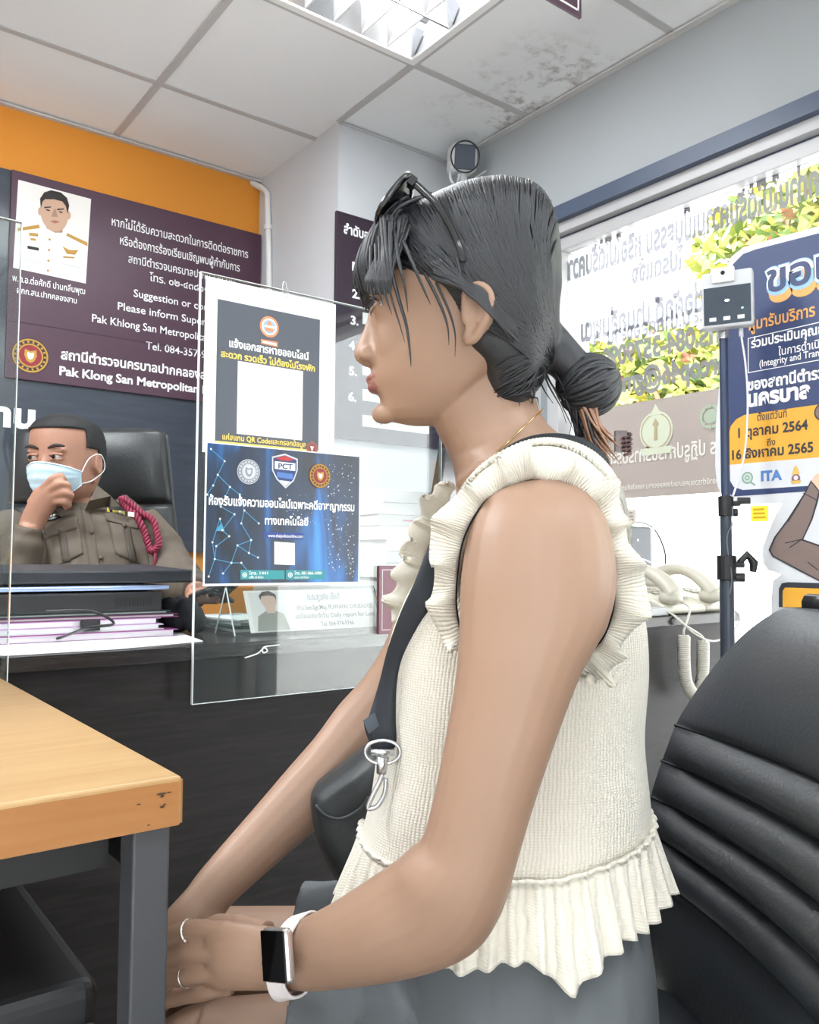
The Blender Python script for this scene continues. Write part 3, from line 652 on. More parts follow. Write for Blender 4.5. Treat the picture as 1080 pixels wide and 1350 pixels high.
# paper clip over the acrylic's top edge, loose thread, tape
steel = mat('bright_steel', 'c9cbcf', .25, metal=.9)
c = PY(375, 384, AY-.004); c = V((c.x, AY-.006, az1-.003))
tag(MB().tube(catmull([c+V((.003, 0, -.012)), c+V((.003, 0, .012)), c+V((0, 0, .016)), c+V((-.004, 0, .012)), c+V((-.004, .0, -.014)), c+V((0, 0, -.018)), c+V((.006, 0, -.014)), c+V((.006, .0, .008))], 5), .0007, 6).build('paper_clip', steel, smooth=True), 'wire paper clip on the top edge of the acrylic screen', 'paper clip')
c = PY(347, 856, AY-.002)
tag(MB().tube(catmull([c+V((-.035, -.002, -.012)), c+V((-.012, -.003, -.006)), c+V((0, -.004, .003)), c+V((.006, -.004, -.003)), c+V((-.002, -.004, -.005)), c+V((0, -.003, .004)), c+V((.03, -.002, .006))], 6), .0012, 6).build('thread', mat('white_thread', 'e8e8e8', .7), smooth=True), 'short white thread knotted low on the acrylic screen', 'thread')
# ================================================================== THINGS ON THE COUNTER (officer's side)
LY = 1.47
def zx(x, y, Y): p = PY(x, y, Y); return p.x, p.z
xl, zl = zx(-60, 770, LY)
fb = [mat('folder_magenta', 'a8529a', .45), mat('folder_lilac', 'c9a3cf', .45), mat('folder_green', '3f5a55', .45), mat('paper_white', 'efeff0', .6), mat('folder_plum', '7b2f63', .4)]
zs = DT+.0006; specs = [('magenta folder at the bottom of the folder pile under the laptop', 0, .013, 236, 0), ('white document wallet second from the bottom of the folder pile under the laptop', 3, .009, 218, .006), ('lilac folder in the middle of the folder pile under the laptop', 1, .011, 214, .004), ('plum folder second from the top of the folder pile under the laptop', 4, .006, 236, .002), ('dark green folder on top of the folder pile under the laptop', 2, .005, 228, .008)]
for lab, ci, th, xr, dy in specs:
    x1 = PY(xr, 820, LY).x; t = thing('folder', lab, 'folder', (x1-.17, LY+.12, zs), 'folders under the laptop')
    MB().box((x1-.335, LY+dy, zs), (x1, LY+.235, zs+.0012)).box((x1-.335, LY+dy, zs+th-.0012), (x1-.001, LY+.235, zs+th)).box((x1-.335, LY+.233, zs+.0012), (x1, LY+.235, zs+th-.0012)).build('cover', fb[ci], t)
    MB().box((x1-.325, LY+dy+.006, zs+.0014), (x1-.008, LY+.23, zs+th-.0014)).build('paper', fb[3], t)
    zs += th+.0006
q = MB(); bx = PY(122, 815, LY).x; q.box((bx-.018, LY-.004, zs-.03), (bx+.012, LY+.01, zs-.012)).build('c', BLACK)
bpy.data.objects.remove(bpy.data.objects[-1]) if False else None
o = [o for o in bpy.data.objects if o.name == 'c'][0]; o.name = 'binder_clip'; tag(o, 'black binder clip on the front edge of the folder pile', 'clip')
# laptop seen from behind, lid nearly shut, lying on the folders
lap = thing('laptop', 'black laptop with its lid nearly shut lying on the purple folders', 'laptop', (PY(110, 790, LY).x, LY+.12, zs))
bxl, bxr = PY(-20, 795, LY).x, PY(214, 795, LY).x
MB().box((bxl, LY+.0, zs), (bxr, LY+.235, zs+.034)).build('base', mat('laptop_black', '17191c', .5), lap, bevel=.004)
q = MB(); v0, v1 = PY(153, 790, LY).x, PY(200, 790, LY).x
for k in range(14):
    x = v0+(v1-v0)*k/13; q.box((x-.0011, LY-.0008, zs+.010), (x+.0011, LY+.001, zs+.025))
q.build('vent', mat('vent_dark', '050505', .6), lap)
zt = zs+.037
xr2 = PY(225, 770, LY).x
MB().box((bxl-.03, LY+.004, zt), (xr2, LY+.235, zt+.0085)).build('silver_rim', mat('bluish_silver', 'a9bde4', .25, metal=.5), lap, bevel=.003)
xr3 = PY(257, 762, LY).x
q = MB(); q.prism([(bxl-.03, LY+.008, zt+.012), (xr3, LY+.008, zt+.012), (xr3, LY+.24, zt+.020), (bxl-.03, LY+.24, zt+.020)], (0, 0, .023)).build('lid', mat('laptop_lid', '2b2f36', .35), lap, bevel=.004)
MB().cyl((bxl+.03, LY+.018, zt+.006), (bxr-.03, LY+.018, zt+.006), .007, 10).build('hinge', mat('laptop_black', '17191c'), lap)
# sheets of paper in front
for k, (pts, lab) in enumerate([([(-60, 871), (60, 863), (160, 857), (268, 846), (236, 834), (120, 836), (-60, 846)], 'large white paper sheet lying on the counter in front of the folders'),]):
    ps = [PZ(x, y, DT+.0005) for x, y in pts]
    for p in ps: p.y = max(p.y, DY0+.003)
    tag(MB().prism(ps, (0, 0, .0012)).build('paper_sheet', fb[3]), lab, 'paper')
cab = MB().tube(catmull([PZ(-40, 842, DT+.004), PZ(20, 846, DT+.004), PZ(70, 843, DT+.004), D(115, 828, 1.26)+V((0, 0, -.0)), D(150, 822, 1.28), D(120, 806, 1.27), D(60, 806, 1.27)], 8), .0022, 6)
tag(cab.build('cable', BLACK, smooth=True), 'thin black cable looping over the paper in front of the folders', 'cable')
# black cloth lump at the right of the laptop
q = MB(); c = PY(236, 812, LY+.06)
for k in range(9):
    a = k*.7; q.ell((c.x+.02*cos(a)*(.5+.1*k)+.01, LY+.03+.012*k, DT+.022+.012*(k % 3)), (.022, .024, .022), 14, 10)
cl = remesh(q, .004, 6)
tag(cl.build('cloth', mat('black_cloth', '1d1f24', .9, bump=(80, .4)), smooth=True), 'crumpled black cloth beside the right end of the laptop', 'cloth')
# papers and dark cables heap behind the left edge of the screen
for k, (xa, xb, z0_, th, cc) in enumerate([(262, 330, 0, .006, 3), (258, 322, .0065, .005, 2), (266, 334, .012, .006, 3), (262, 318, .0185, .005, 3)]):
    a, b = PZ(xa, 826, DT), PZ(xb, 822, DT)
    t = MB().obox(((a.x+b.x)/2, 1.56+.006*k, DT+.0006+z0_+th/2), ((b.x-a.x)/2, .02*(k-1)*.2, 0), (-.02*(k-1)*.2, .09, 0), (0, 0, th/2)).build('document', fb[cc], bevel=.001)
    tag(t, ['white document at the bottom of the small pile behind the acrylic screen', 'green document second in the small pile behind the acrylic screen', 'white document third in the small pile behind the acrylic screen', 'white document on top of the small pile behind the acrylic screen'][k], 'document', 'documents behind the acrylic screen')
hp = MB()
for k in range(6): hp.tube(catmull([PZ(255+7*k, 812, DT)+V((0, .07, .034)), PZ(268+9*k, 795-3*k, DT)*.0+V((PZ(268+9*k, 800, DT).x*.72, 1.62, DT+.075+.006*(k % 3))), PZ(318, 812, DT)+V((-.01*k, .05, .034))], 6), .006, 6)
tag(hp.build('adapter_cable', BLACK, smooth=True), 'bundle of black adapter cable heaped on the documents behind the screen', 'cable')
# name card in a clear A-frame
NY = 1.40
a, b = PY(331, 812, NY), PY(502, 808, NY); zb_, zt_ = DT+.004, PY(400, 780, NY).z
nc = thing('name_card', 'clear acrylic desk stand with a white name card and a small uniformed portrait', 'name card', ((a.x+b.x)/2, NY, DT+.0005))
q = MB(); q.prism([(a.x-.03, NY, DT+.001), (a.x-.03, NY+.003, DT+.001), (a.x-.03, NY+.043, zt_+.008), (a.x-.03, NY+.040, zt_+.008)], (b.x-a.x+.04, 0, 0))
q.prism([(a.x-.03, NY+.085, DT+.001), (a.x-.03, NY+.082, DT+.001), (a.x-.03, NY+.042, zt_+.008), (a.x-.03, NY+.044, zt_+.008)], (b.x-a.x+.04, 0, 0)).build('acrylic_frame', acr, nc)
q = MB()
for xx in (a.x-.031,):
    for y0, y1 in ((NY, NY+.041), (NY+.084, NY+.043)): q.tube([(xx, y0, DT+.002), (xx, y1, zt_+.008)], .0014, 6)
q.build('polished_edge', edge, nc)
cup = V((0, .04, zt_+.006-DT)).normalized()
def cardpt(u, v): return V((a.x+(b.x-a.x)*u, NY-.0012, DT+.006))+cup*v
hh = (zt_-DT)*1.05
MB().prism([cardpt(0, 0), cardpt(1, 0), cardpt(1, hh), cardpt(0, hh)], (0, .001, 0)).build('card', mat('card_white', 'e9e9e6', .5), nc)
q = MB(); L_ = lambda pts, off, m: q.add([cardpt(u, v*hh)+V((0, -off, 0)) for u, v in pts], [list(range(len(pts)))], m)
L_([(.03, .03), (.29, .03), (.29, .95), (.03, .95)], .0003, 0); L_([(.05, .03), (.07, .38), (.13, .5), (.2, .5), (.26, .42), (.285, .03)], .0005, 1)
L_([(.14, .45), (.2, .45), (.205, .6), (.225, .72), (.215, .88), (.17, .93), (.12, .88), (.11, .72), (.13, .6)], .0007, 2); L_([(.225, .76), (.225, .9), (.18, .99), (.13, .97), (.1, .87), (.108, .76), (.12, .86), (.17, .88), (.21, .85)], .0009, 3)
q.build('portrait_photo', [mat('card_photo_bg', 'dcdcda', .5), mat('card_uniform', '8f9088', .5), mat('card_skin', 'd0b3a2', .5), mat('card_hair', '55504e', .5)], nc)
gp = mat('grey_print', '8b8b90', .6)
for s_, u0, u1, v, h in (('ด.ต.ภูวภัย เชื้อดี', .46, .72, .74, .018), ('(Pol.Sen.Sgt.Maj. PUWAPAI CHUEADEE)', .36, .97, .5, .013), ('เสมียนประจำวัน Daily report for Lost', .34, .97, .29, .013), ('Tel. 064-974-9746', .52, .78, .08, .013)):
    text_at(s_, cardpt(u0, v*hh)+V((0, -.0006, 0)), (1, 0, 0), cup, (b.x-a.x)*(u1-u0), h, gp, nc)
# maroon name plate
MY = AY-.0095; a = PY(499.5, 800, MY); zt_ = PY(505, 746, MY).z
mp = thing('name_plate', 'maroon name plate with a white border line right of the white name card', 'name plate', (a.x+.07, MY, DT+.0005))
MB().box((a.x, MY, DT+.0008), (a.x+.17, MY+.008, zt_)).build('plate', mat('plate_maroon', '7d4a58', .3), mp, bevel=.001)
q = MB(); w_ = .0012
x0, x1, z0, z1 = a.x+.007, a.x+.163, DT+.008, zt_-.007
for p, r in (((x0, z0), (x1, z0+w_)), ((x0, z1-w_), (x1, z1)), ((x0, z0), (x0+w_, z1)), ((x1-w_, z0), (x1, z1))): q.box((p[0], MY-.0006, p[1]), (r[0], MY, r[1]))
q.build('border_line', WHITE, mp)
text_at('I', V((PY(530, 785, MY).x, MY-.0008, PY(530, 785, MY).z)), (1, 0, 0), UP, .0035, .026, WHITE, mp)
# piles of case papers
rnd = random.Random(11); z_ = DT+.0008; PYY = 1.68
labs = ['bottom', 'second', 'third', 'fourth', 'fifth', 'sixth', 'seventh', 'eighth', 'ninth', 'top']
for k in range(10):
    th = rnd.uniform(.028, .038); xo = rnd.uniform(-.012, .012); an = rnd.uniform(-.06, .06)
    c = V((PY(540, 700, PYY).x+xo+.02, PYY+.12, z_+th/2))
    t = thing('paper_bundle', ('lowest white paper bundle in the tall pile behind the acrylic screen' if k == 0 else 'white paper bundle topping the tall pile behind the acrylic screen' if k == 9 else 'white paper bundle, %s from the bottom of the tall pile behind the acrylic screen' % labs[k]), 'paper bundle', (c.x, c.y, z_), 'paper bundles in the tall pile')
    ax_, ay_ = V((.105*cos(an), .105*sin(an), 0)), V((-.12*sin(an), .12*cos(an), 0))
    MB().obox(c, ax_, ay_, (0, 0, th/2-.0004)).build('pages', mat('pages_%d' % (k % 3), ['e9e7e2', 'dcdad6', 'f0efec'][k % 3], .7), t, bevel=.001)
    if k in (4, 7): MB().obox(c-ay_*1.002+ax_*.2, ax_*.5, V((0, .0008, 0)), (0, 0, .0016)).build('index_tab', mat('tab_red' if k == 7 else 'tab_blue', 'c94a5a' if k == 7 else '5c5f9a', .5), t)
    z_ += th
# monitor seen edge-on
mc = D(585, 640, 2.05); mo = thing('monitor', 'black monitor seen edge-on behind the paper pile, half hidden by the woman', 'monitor', (mc.x, mc.y, DT+.0006))
e1 = (RT*.35+FW*.9).normalized(); e2 = (UP*.98+RT*.16).normalized(); e3 = e1.cross(e2).normalized()
MB().obox(mc+e1*.08, e1*.13, e2*.088, e3*.012).build('screen', mat('monitor_black', '24272e', .25), mo, bevel=.003)
MB().tube([mc+e1*.08-e2*.05+e3*.02, V((mc.x+e1.x*.08, mc.y+e1.y*.08, DT+.012))], .014, 10).build('stand', BLACK, mo, smooth=True)
MB().box((mc.x+e1.x*.08-.07, mc.y+e1.y*.08-.06, DT+.001), (mc.x+e1.x*.08+.07, mc.y+e1.y*.08+.06, DT+.012)).build('foot', BLACK, mo, bevel=.003)

# ================================================================== TELEPHONE CORNER
ivory = mat('ivory_plastic', 'bdb8aa', .35); ivd = mat('ivory_key', 'a39e92', .4)
def phone(hx, near, lab, cordpts):
    # long axis along Y; handset at hx, keypad to its right; near = Y of the front edge
    t = thing('telephone', lab, 'telephone', (hx+.06, near+.1, DT+.0008), 'telephones at the window end of the counter')
    q = MB(); x0, x1, L_ = hx-.032, hx+.150, .205
    pr = [(0, 0), (L_, 0), (L_, .062), (L_-.02, .066), (.05, .040), (.006, .024), (0, .016)]
    q.prism([(x0, near+a, DT+.001+b) for a, b in pr], (x1-x0, 0, 0)); q.build('body', ivory, t, bevel=.008, seg=3)
    q = MB()
    for i in range(3):
        for j in range(5):
            yy = near+.045+j*.026; zz = DT+.001+.040+(yy-near-.05)*.165+.0015
            q.obox((hx+.055+i*.026, yy, zz), (.0095, 0, 0), (0, .0085, .0014), (0, -.0004, .004))
    q.build('keypad', ivd, t, bevel=.001)
    pts = []; R_ = []
    for k in range(13):
        s_ = k/12; yy = near-.008+s_*.215; zz = DT+.052+s_*.03+.05*sin(PI*s_)**.8
        pts.append((hx, yy, zz)); R_.append(.0165+.006*abs(cos(PI*s_))**2)
    q = MB().tube(pts, R_, 14, flat=1.25)
    for yy, zz in ((near+.008, DT+.046), (near+.198, DT+.076)): q.ell((hx, yy, zz), (.030, .033, .022), 16, 10)
    hs_ = remesh(q, .003, 5).build('handset', ivory, t, smooth=True)
    return t
h1 = PZ(893, 808, DT+.04); h2 = PZ(951, 806, DT+.04)
n1 = DY0+.03
x_1 = PY(888, 806, n1).x; x_2 = x_1+.195
ph1 = phone(x_1, n1, 'left ivory telephone, its coiled cord hanging over the counter edge', None)
ph2 = phone(x_2, n1+.01, 'right ivory telephone behind the thermometer stand', None)
def coil(path, r, wire, turns):
    P = catmull(path, 24); L_ = [0]
    for i in range(1, len(P)): L_.append(L_[-1]+(P[i]-P[i-1]).length)
    out = []; N_ = turns*10
    for k in range(N_+1):
        s_ = L_[-1]*k/N_; i = max(1, next((j for j in range(len(L_)) if L_[j] >= s_), len(L_)-1)); f_ = (s_-L_[i-1])/max(1e-9, L_[i]-L_[i-1]); p = P[i-1].lerp(P[i], f_)
        t = (P[i]-P[i-1]).normalized(); a = V((0, -1, 0)); b = t.cross(a).normalized(); an = 2*PI*turns*k/N_
        out.append(p+(a*cos(an)+b*sin(an))*r)
    return MB().tube(out, wire, 5)
cy_ = DY0-.02
coil([PY(902, 838, cy_), PY(902, 870, cy_), PY(905, 900, cy_), PY(917, 916, cy_), PY(925, 900, cy_), PY(927, 870, cy_), PY(927, 845, cy_)], .0135, .0033, 62).build('coiled_cord', mat('cord_white', 'bbb7ad', .4), ph1, smooth=True)
MB().tube(catmull([V((x_1, n1-.006, DT+.04)), V((x_1+.01, DY0-.012, DT+.02)), PY(902, 830, cy_), PY(902, 838, cy_)], 8), .0028, 6).tube(catmull([PY(927, 845, cy_), PY(925, 838, cy_), PY(900, 822, cy_), V((x_1-.05, DY0+.012, DT+.01)), V((x_1-.15, DY0+.03, DT+.02)), V((x_1-.2, DY0+.06, DT+.03))], 8), .0028, 6).build('cord_lead', mat('cord_white', 'dedbd2'), ph1, smooth=True)
cd2 = MB().tube(catmull([V((x_2, n1+.0, DT+.04)), PY(975, 812, cy_), PY(962, 836, cy_), PY(940, 845, cy_), PY(915, 835, cy_), PY(895, 816, cy_+.01), PY(880, 806, DY0+.06)], 8), .0026, 6)
cd2.build('cord_lead', mat('cord_white', 'dedbd2'), ph2, smooth=True)
gb = MB().box((x_1-.30, DY0+.012, DT+.0008), (x_1-.045, DY0+.22, DT+.022))
tag(gb.build('binder', mat('binder_grey', 'a3a6a8', .4), bevel=.003), 'flat grey binder on the counter edge left of the telephones', 'binder')
gb = MB().box((x_1-.31, DY0+.05, DT+.023), (x_1-.09, DY0+.24, DT+.036))
tag(gb.build('tablet', mat('tablet_black', '22252a', .3), bevel=.003), 'black slab lying on the grey binder beside the telephones', 'tablet')
# router with its leads, standing at the back of the counter
RYY = 1.84; a = PY(829, 700, RYY); b = PY(859, 700, RYY)
ro = thing('router', 'tall black router with a small light standing behind the telephones', 'router', ((a.x+b.x)/2, RYY+.02, DT+.0008))
zt_ = PY(845, 694, RYY).z
MB().box((a.x, RYY, DT+.001), (b.x+.002, RYY+.05, zt_)).build('body', mat('router_black', '23272e', .3), ro, bevel=.008, seg=3)
MB().box((b.x+.002, RYY+.002, DT+.001), (b.x+.022, RYY+.055, zt_-.002)).build('side_shell', mat('router_silver', 'b8b4a4', .35), ro, bevel=.006)
MB().ell(PY(841, 712, RYY)+V((0, -.0005, 0)), (.003, .0015, .003), 10, 8).build('indicator_light', mat('led_white', 'ffffff', .3, emit=3), ro)
MB().tube(catmull([PY(833, 740, RYY)+V((0, -.001, 0)), PY(845, 737, RYY)+V((0, -.002, 0)), PY(857, 741, RYY)+V((0, -.001, 0))], 6), .002, 6).build('white_tie', WHITE, ro)
rc = MB().tube(catmull([PY(824, 700, RYY-.02), PY(840, 693, RYY+.03)+V((0, 0, .012)), PY(862, 697, RYY+.06), PY(876, 725, RYY+.07), PY(877, 750, RYY+.06), PY(872, 775, RYY+.03), PY(870, 800, RYY+.02)], 8), .0035, 6).cyl(PY(868, 752, RYY+.05), PY(875, 765, RYY+.05), .012, 10)
tag(rc.build('router_cable', BLACK, smooth=True), 'black cable arching over the router', 'cable')

# ================================================================== THERMOMETER STAND
pp = D(957, 660, 1.86); PXY = V((pp.x, pp.y, 0)); steelb = mat('dark_stand', '343b46', .35)
def onp(y):                                                       # height on the pole at image row y
    lo, hi = 0., 2.2
    for _ in range(40):
        m = (lo+hi)/2; d = V((PXY.x, PXY.y, m))-CAM
        if 675-FPX*d.dot(_u)/d.dot(_f) > y: lo = m
        else: hi = m
    return (lo+hi)/2
st = thing('thermometer_stand', 'dark telescopic stand with two clamps in front of the blue standee', 'stand', PXY)
za, zb_, zc = onp(446), onp(664), onp(748)
def pol(z0, z1, r): return MB().cyl(PXY+V((0, 0, z0)), PXY+V((0, 0, z1)), r, 18)
pol(zb_-.02, za, .0095).build('upper_tube', mat('stand_navy', '2c3a55', .3), st, smooth=True, auto=40); pol(zc-.02, zb_, .0125).build('middle_tube', steelb, st, smooth=True, auto=40); pol(.12, zc, .0155).build('lower_tube', steelb, st, smooth=True, auto=40)
for z, h, r, k in ((zb_, .028, .0165, 0), (zc+.006, .034, .021, 1)):
    c = PXY+V((0, 0, z)); q = MB().cyl(c-V((0, 0, h)), c+V((0, 0, h*.6)), r, 16); cl_ = q.build('clamp', BLACK, st, bevel=.002)
    sd = (RT-FW*.2).normalized(); q = MB()
    if k == 0: q.tube([c+sd*r*.5, c+sd*(r+.014)], .006, 8).tube([c+sd*(r+.008)+V((0, 0, .006)), c+sd*(r+.034)+V((0, 0, .006))], .008, 8); q.cyl(c+sd*r-V((0, 0, .02)), c+sd*(r+.008)-V((0, 0, .02)), .009, 10)
    else: q.tube([c+sd*r*.5, c+sd*(r+.016)], .007, 8).tube([c+sd*(r+.005)+V((0, 0, .004)), c+sd*(r+.022)+V((0, 0, .022)), c+sd*(r+.036)+V((0, 0, .004)), c+sd*(r+.034)-V((0, 0, .016))], [.007, .010, .010, .007], 10); q.tube([c+sd*r*.6-V((0, 0, .028)), c+sd*(r+.016)-V((0, 0, .028))], .010, 10)
    q.build('knob', BLACK, cl_, smooth=True, auto=40)
for k in range(3):
    a = 2*PI*k/3+.5; f_ = PXY+V((.34*cos(a), .34*sin(a), .012))
    MB().tube([PXY+V((0, 0, .42)), f_], .010, 8).cyl(f_-V((0, 0, .012)), f_+V((0, 0, .012)), .014, 10).build('leg', steelb, st)
    MB().tube([PXY+V((0, 0, .16)), PXY.lerp(f_, .55)+V((0, 0, .19))], .007, 8).build('brace', steelb, st)
zq = onp(432); dc = D(960, 396, 1.85); nz = (CAM-dc); nz.z = 0; nz = (nz.normalized()*.96-RT*.12+UP*-.05).normalized(); dx = UP.cross(nz).normalized(); dy = nz.cross(dx).normalized()
th = thing('thermometer', 'grey and white wall thermometer with a dark display on top of the stand', 'thermometer', V((dc.x, dc.y, zq)))
MB().obox(dc, dx*.053, dy*.062, nz*.017).build('body', mat('device_grey', 'c5c8cc', .4), th, bevel=.006, seg=3)
MB().obox(dc+dx*-.007+dy*.052+nz*.018, dx*.0235, dy*.0165, nz*.006).build('sensor_housing', mat('device_light', 'd3d5d8', .4), th, bevel=.002)
MB().cyl(dc+dx*-.007+dy*.056+nz*.023, dc+dx*-.007+dy*.056+nz*.026, .0045, 16).build('sensor', mat('sensor_black', '14161a', .2), th)
sc_ = MB().obox(dc+dy*-.0135+nz*.0175, dx*.0485, dy*.041, nz*.0012).build('display', mat('device_display', '36414d', .2), th, bevel=.0008)
for k in (-1, 0, 1): MB().obox(dc+dx*(.029*k-.001)+dy*-.043+nz*.0192, dx*.007, dy*.004, nz*.001).build('button', mat('button_white', 'e6e6e6', .4), th)
MB().ell(dc+dy*-.004+nz*.0188, (.005, .0025, .0012), 12, 8, 0, (dx, dy, nz)).build('white_light', mat('led_white', 'ffffff'), th)
MB().ell(dc+dx*.031+dy*-.024+nz*.0188, (.0022, .0018, .001), 12, 8, 0, (dx, dy, nz)).build('green_light', mat('led_green', '8df0d0', .3, emit=2), th)
MB().cyl(V((PXY.x, PXY.y, za-.002)), V((PXY.x, PXY.y, zq+.004)), .011, 14).build('screw_mount', steel, th)
tc = MB().tube(catmull([D(977, 431, 1.845), D(978, 446, 1.84), D(983, 480, 1.83), D(986, 530, 1.83), D(983, 590, 1.83), D(974, 630, 1.835), D(966, 655, 1.84)], 8), .0022, 6).cyl(D(977, 431, 1.845), D(977.5, 444, 1.842), .005, 8)
tag(tc.build('charging_cable', mat('cable_white', 'd8dade', .4), smooth=True), 'white charging cable hanging from the thermometer', 'cable')
tc = MB().tube(catmull([D(966, 668, 1.835), D(966, 690, 1.83), D(960, 703, 1.835), D(959, 720, 1.84), D(965, 760, 1.83), D(962, 785, 1.835)], 8), .0013, 5)
tag(tc.build('thin_wire', mat('wire_grey', '6f7680', .4), smooth=True), 'thin grey wire dangling along the thermometer stand', 'wire')

# ================================================================== STANDEE
SX = 1.80; sd_ = thing('standee', 'navy and yellow cut-out standee with Thai text and a drawn brown sleeved arm', 'standee', V((SX, .8, 0)))
def sp(x, y): return PX(x, y, SX)
outl = [(949, 500), (944, 560), (943, 614), (946, 640), (956, 661), (970, 665), (1032, 663), (1022, 680), (1012, 704), (1005, 724), (1006, 742), (1013, 752), (1030, 757), (1019, 766), (1017, 790)]
top = [(1120, 286), (1080, 298), (1019, 315), (980, 326), (964, 339), (955, 358), (951, 400)]
pts = [sp(x, y) for x, y in outl]; yl = pts[-1].y; tp = [sp(x, y) for x, y in top]
pts += [V((SX, yl, .0)), V((SX, .35, 0)), V((SX, .35, tp[0].z))]+tp
MB().prism(pts, (.012, 0, 0)).build('board', mat('standee_white', 'd5d7da', .45), sd_)
def ext(y):                                                        # runs a level line on to the board's far edge
    p = V((SX, .365, sp(1130, y).z)); d = p-CAM; return (540+FPX*d.dot(_r)/d.dot(_f), 675-FPX*d.dot(_u)/d.dot(_f))
q = MB(); SP = (0, SX); navy = mat('standee_navy', '2f3e66', .45); sye = mat('standee_yellow', 'e2a63a', .45); sgr = mat('standee_grey', 'd3d5da', .45); sbr = mat('standee_brown', '7d6c66', .5); sol = mat('standee_outline', '2f3238', .5)
poly(q, SP, [(957, 640), (954, 600), (953, 500), (957, 380), (962, 356), (968, 347), (980, 335), (996, 329), (1080, 307.5), ext(294), ext(642), (1062, 648), (968, 654.5), (960, 650)], .0006, 0)
poly(q, SP, [(961, 575), (964, 562), (971, 553), (982, 547), ext(527), ext(601), (961, 613)], .0011, 1)
poly(q, SP, [(961, 613), ext(601), ext(637), (980, 646), (968, 642), (962, 632)], .0011, 2)
poly(q, SP, [(1066, 648), (1080, 640), ext(640), ext(775), (1080, 765), (1052.7, 751), (1020, 735), (1016, 725), (1023, 708), (1039, 686), (1062, 652)], .0013, 2)
poly(q, SP, [(1060, 652), (1070, 633), (1082, 648), (1079, 662), (1072, 685), (1060, 711), (1080, 718), ext(730), ext(790), (1080, 766), (1052.7, 752), (1019, 734), (1014, 725), (1021.5, 708), (1038, 686)], .0018, 4)
poly(q, SP, [(1061.8, 653), (1070.5, 636), (1080, 648), (1077, 661), (1070, 685), (1057.5, 712.5), (1080, 720.5), ext(733), ext(787), (1080, 764), (1053.5, 750), (1020.5, 732.5), (1016.5, 725), (1023.5, 709), (1039.5, 687.5)], .0022, 3)
poly(q, SP, [(1070.5, 634), (1074, 628), (1082, 622), (1100, 620), (1100, 650), (1081, 646)], .002, 5)
for a, b in (((1060, 650), (1079, 660)), ((1040, 688), (1056, 662)), ((1036, 716), (1058, 711)), ((1042, 722), (1058, 711)), ((1066, 741), (1080, 752))):
    nx, ny = (b[1]-a[1]), -(b[0]-a[0]); l_ = math.hypot(nx, ny); nx, ny = nx/l_*.6, ny/l_*.6
    poly(q, SP, [(a[0]+nx, a[1]+ny), (b[0]+nx, b[1]+ny), (b[0]-nx, b[1]-ny), (a[0]-nx, a[1]-ny)], .0026, 4)
poly(q, SP, [(1028, 800), (1028, 776), (1032, 769), (1040, 767.5), ext(770), ext(812)], .0026, 4); poly(q, SP, [(1033, 800), (1033, 779), (1036, 774.5), ext(777), ext(806)], .003, 1)
q.build('printed_panel', [navy, sye, sgr, sbr, sol, mat('standee_skin', 'e0bba2', .5)], sd_)
def stx(s, p0, x1, h, m, off=.0016, **k): return text_px(s, SP, p0, x1, h, m, sd_, (-off, 0, 0), **k)
sor = mat('standee_orange', 'e0a35a', .5); sblu = mat('standee_sky', '8fb8dc', .5)
stx('ขอเชิญ', (1012, 397), 1186, 40, sor, .0012, bold=.10); stx('ขอเชิญ', (1009, 388), 1183, 40, sblu, .0016, bold=.10); stx('ขอเชิญ', (1010, 387), 1182, 39, WHITE, .002, bold=.075); stx('ขอเชิญ', (1012, 386), 1178, 38, navy, .0024, bold=.025)
stx('ผู้มารับบริการ ทุกท่าน', (988, 436), 1132, 16, sor, bold=.02)
q = MB()
for a, b, c_, d_ in (((986.5, 446), ext(411), ext(412.2), (986.5, 447)), ((986.5, 491), ext(467), ext(468), (986.5, 492)), ((986.5, 446), (987.5, 446), (987.5, 492), (986.5, 492))): poly(q, SP, [a, b, c_, d_], .0012, 0)
q.build('text_box_line', WHITE, sd_)
stx('ร่วมประเมินคุณธรรม', (991, 459), 1112, 12.5, WHITE, bold=.03); stx('ในการดำเนินงาน', (1027, 469), 1110, 11, WHITE); stx('(Integrity and Transparency)', (1002, 484), 1125, 9.5, WHITE)
stx('ของสถานีตำรวจ', (986, 515), 1098, 14.5, WHITE, bold=.035); stx('นครบาล', (986, 536), 1069, 20, WHITE, bold=.05)
stx('ตั้งแต่วันที่', (999, 555), 1038, 10, sol); stx('1 ตุลาคม 2564', (974, 577), 1066, 13, sol, bold=.03); stx('ถึง', (1012, 588), 1023, 9, sol); stx('16 สิงหาคม 2565', (966, 606), 1073, 13, sol, bold=.03)
stx('ITA', (1004, 634), 1032, 13, mat('ita_blue', '4f7cb8', .5), bold=.05)
q = MB(); rpx_(q, SP, 986, 630, 6, 8, .0016, 0, 20); dpx(q, SP, 986, 630, 6, .0015, 1, 20); poly(q, SP, [(991, 635), (997, 638.5), (996, 640.5), (990, 637)], .0018, 0); rpx_(q, SP, 986, 630, 2, 3.5, .0018, 0, 12); q.build('magnifier_logo', [mat('logo_green', '7f9b8c', .5), mat('logo_pale', 'b9cbbf', .5)], sd_)
q = MB(); dpx(q, SP, 1050, 631, 6, .0016, 0, 20); poly(q, SP, [(1045, 626), (1047, 618), (1050, 613), (1053, 618), (1055, 625)], .0018, 1); poly(q, SP, [(1043, 634), (1057, 633), (1055, 637), (1045, 638)], .0019, 1); dpx(q, SP, 1050, 630, 3, .0019, 2, 12); q.build('crest_logo', [mat('crest_plum', '8a5f70', .5), mat('crest_gold', 'd8b25a', .5), cream], sd_)
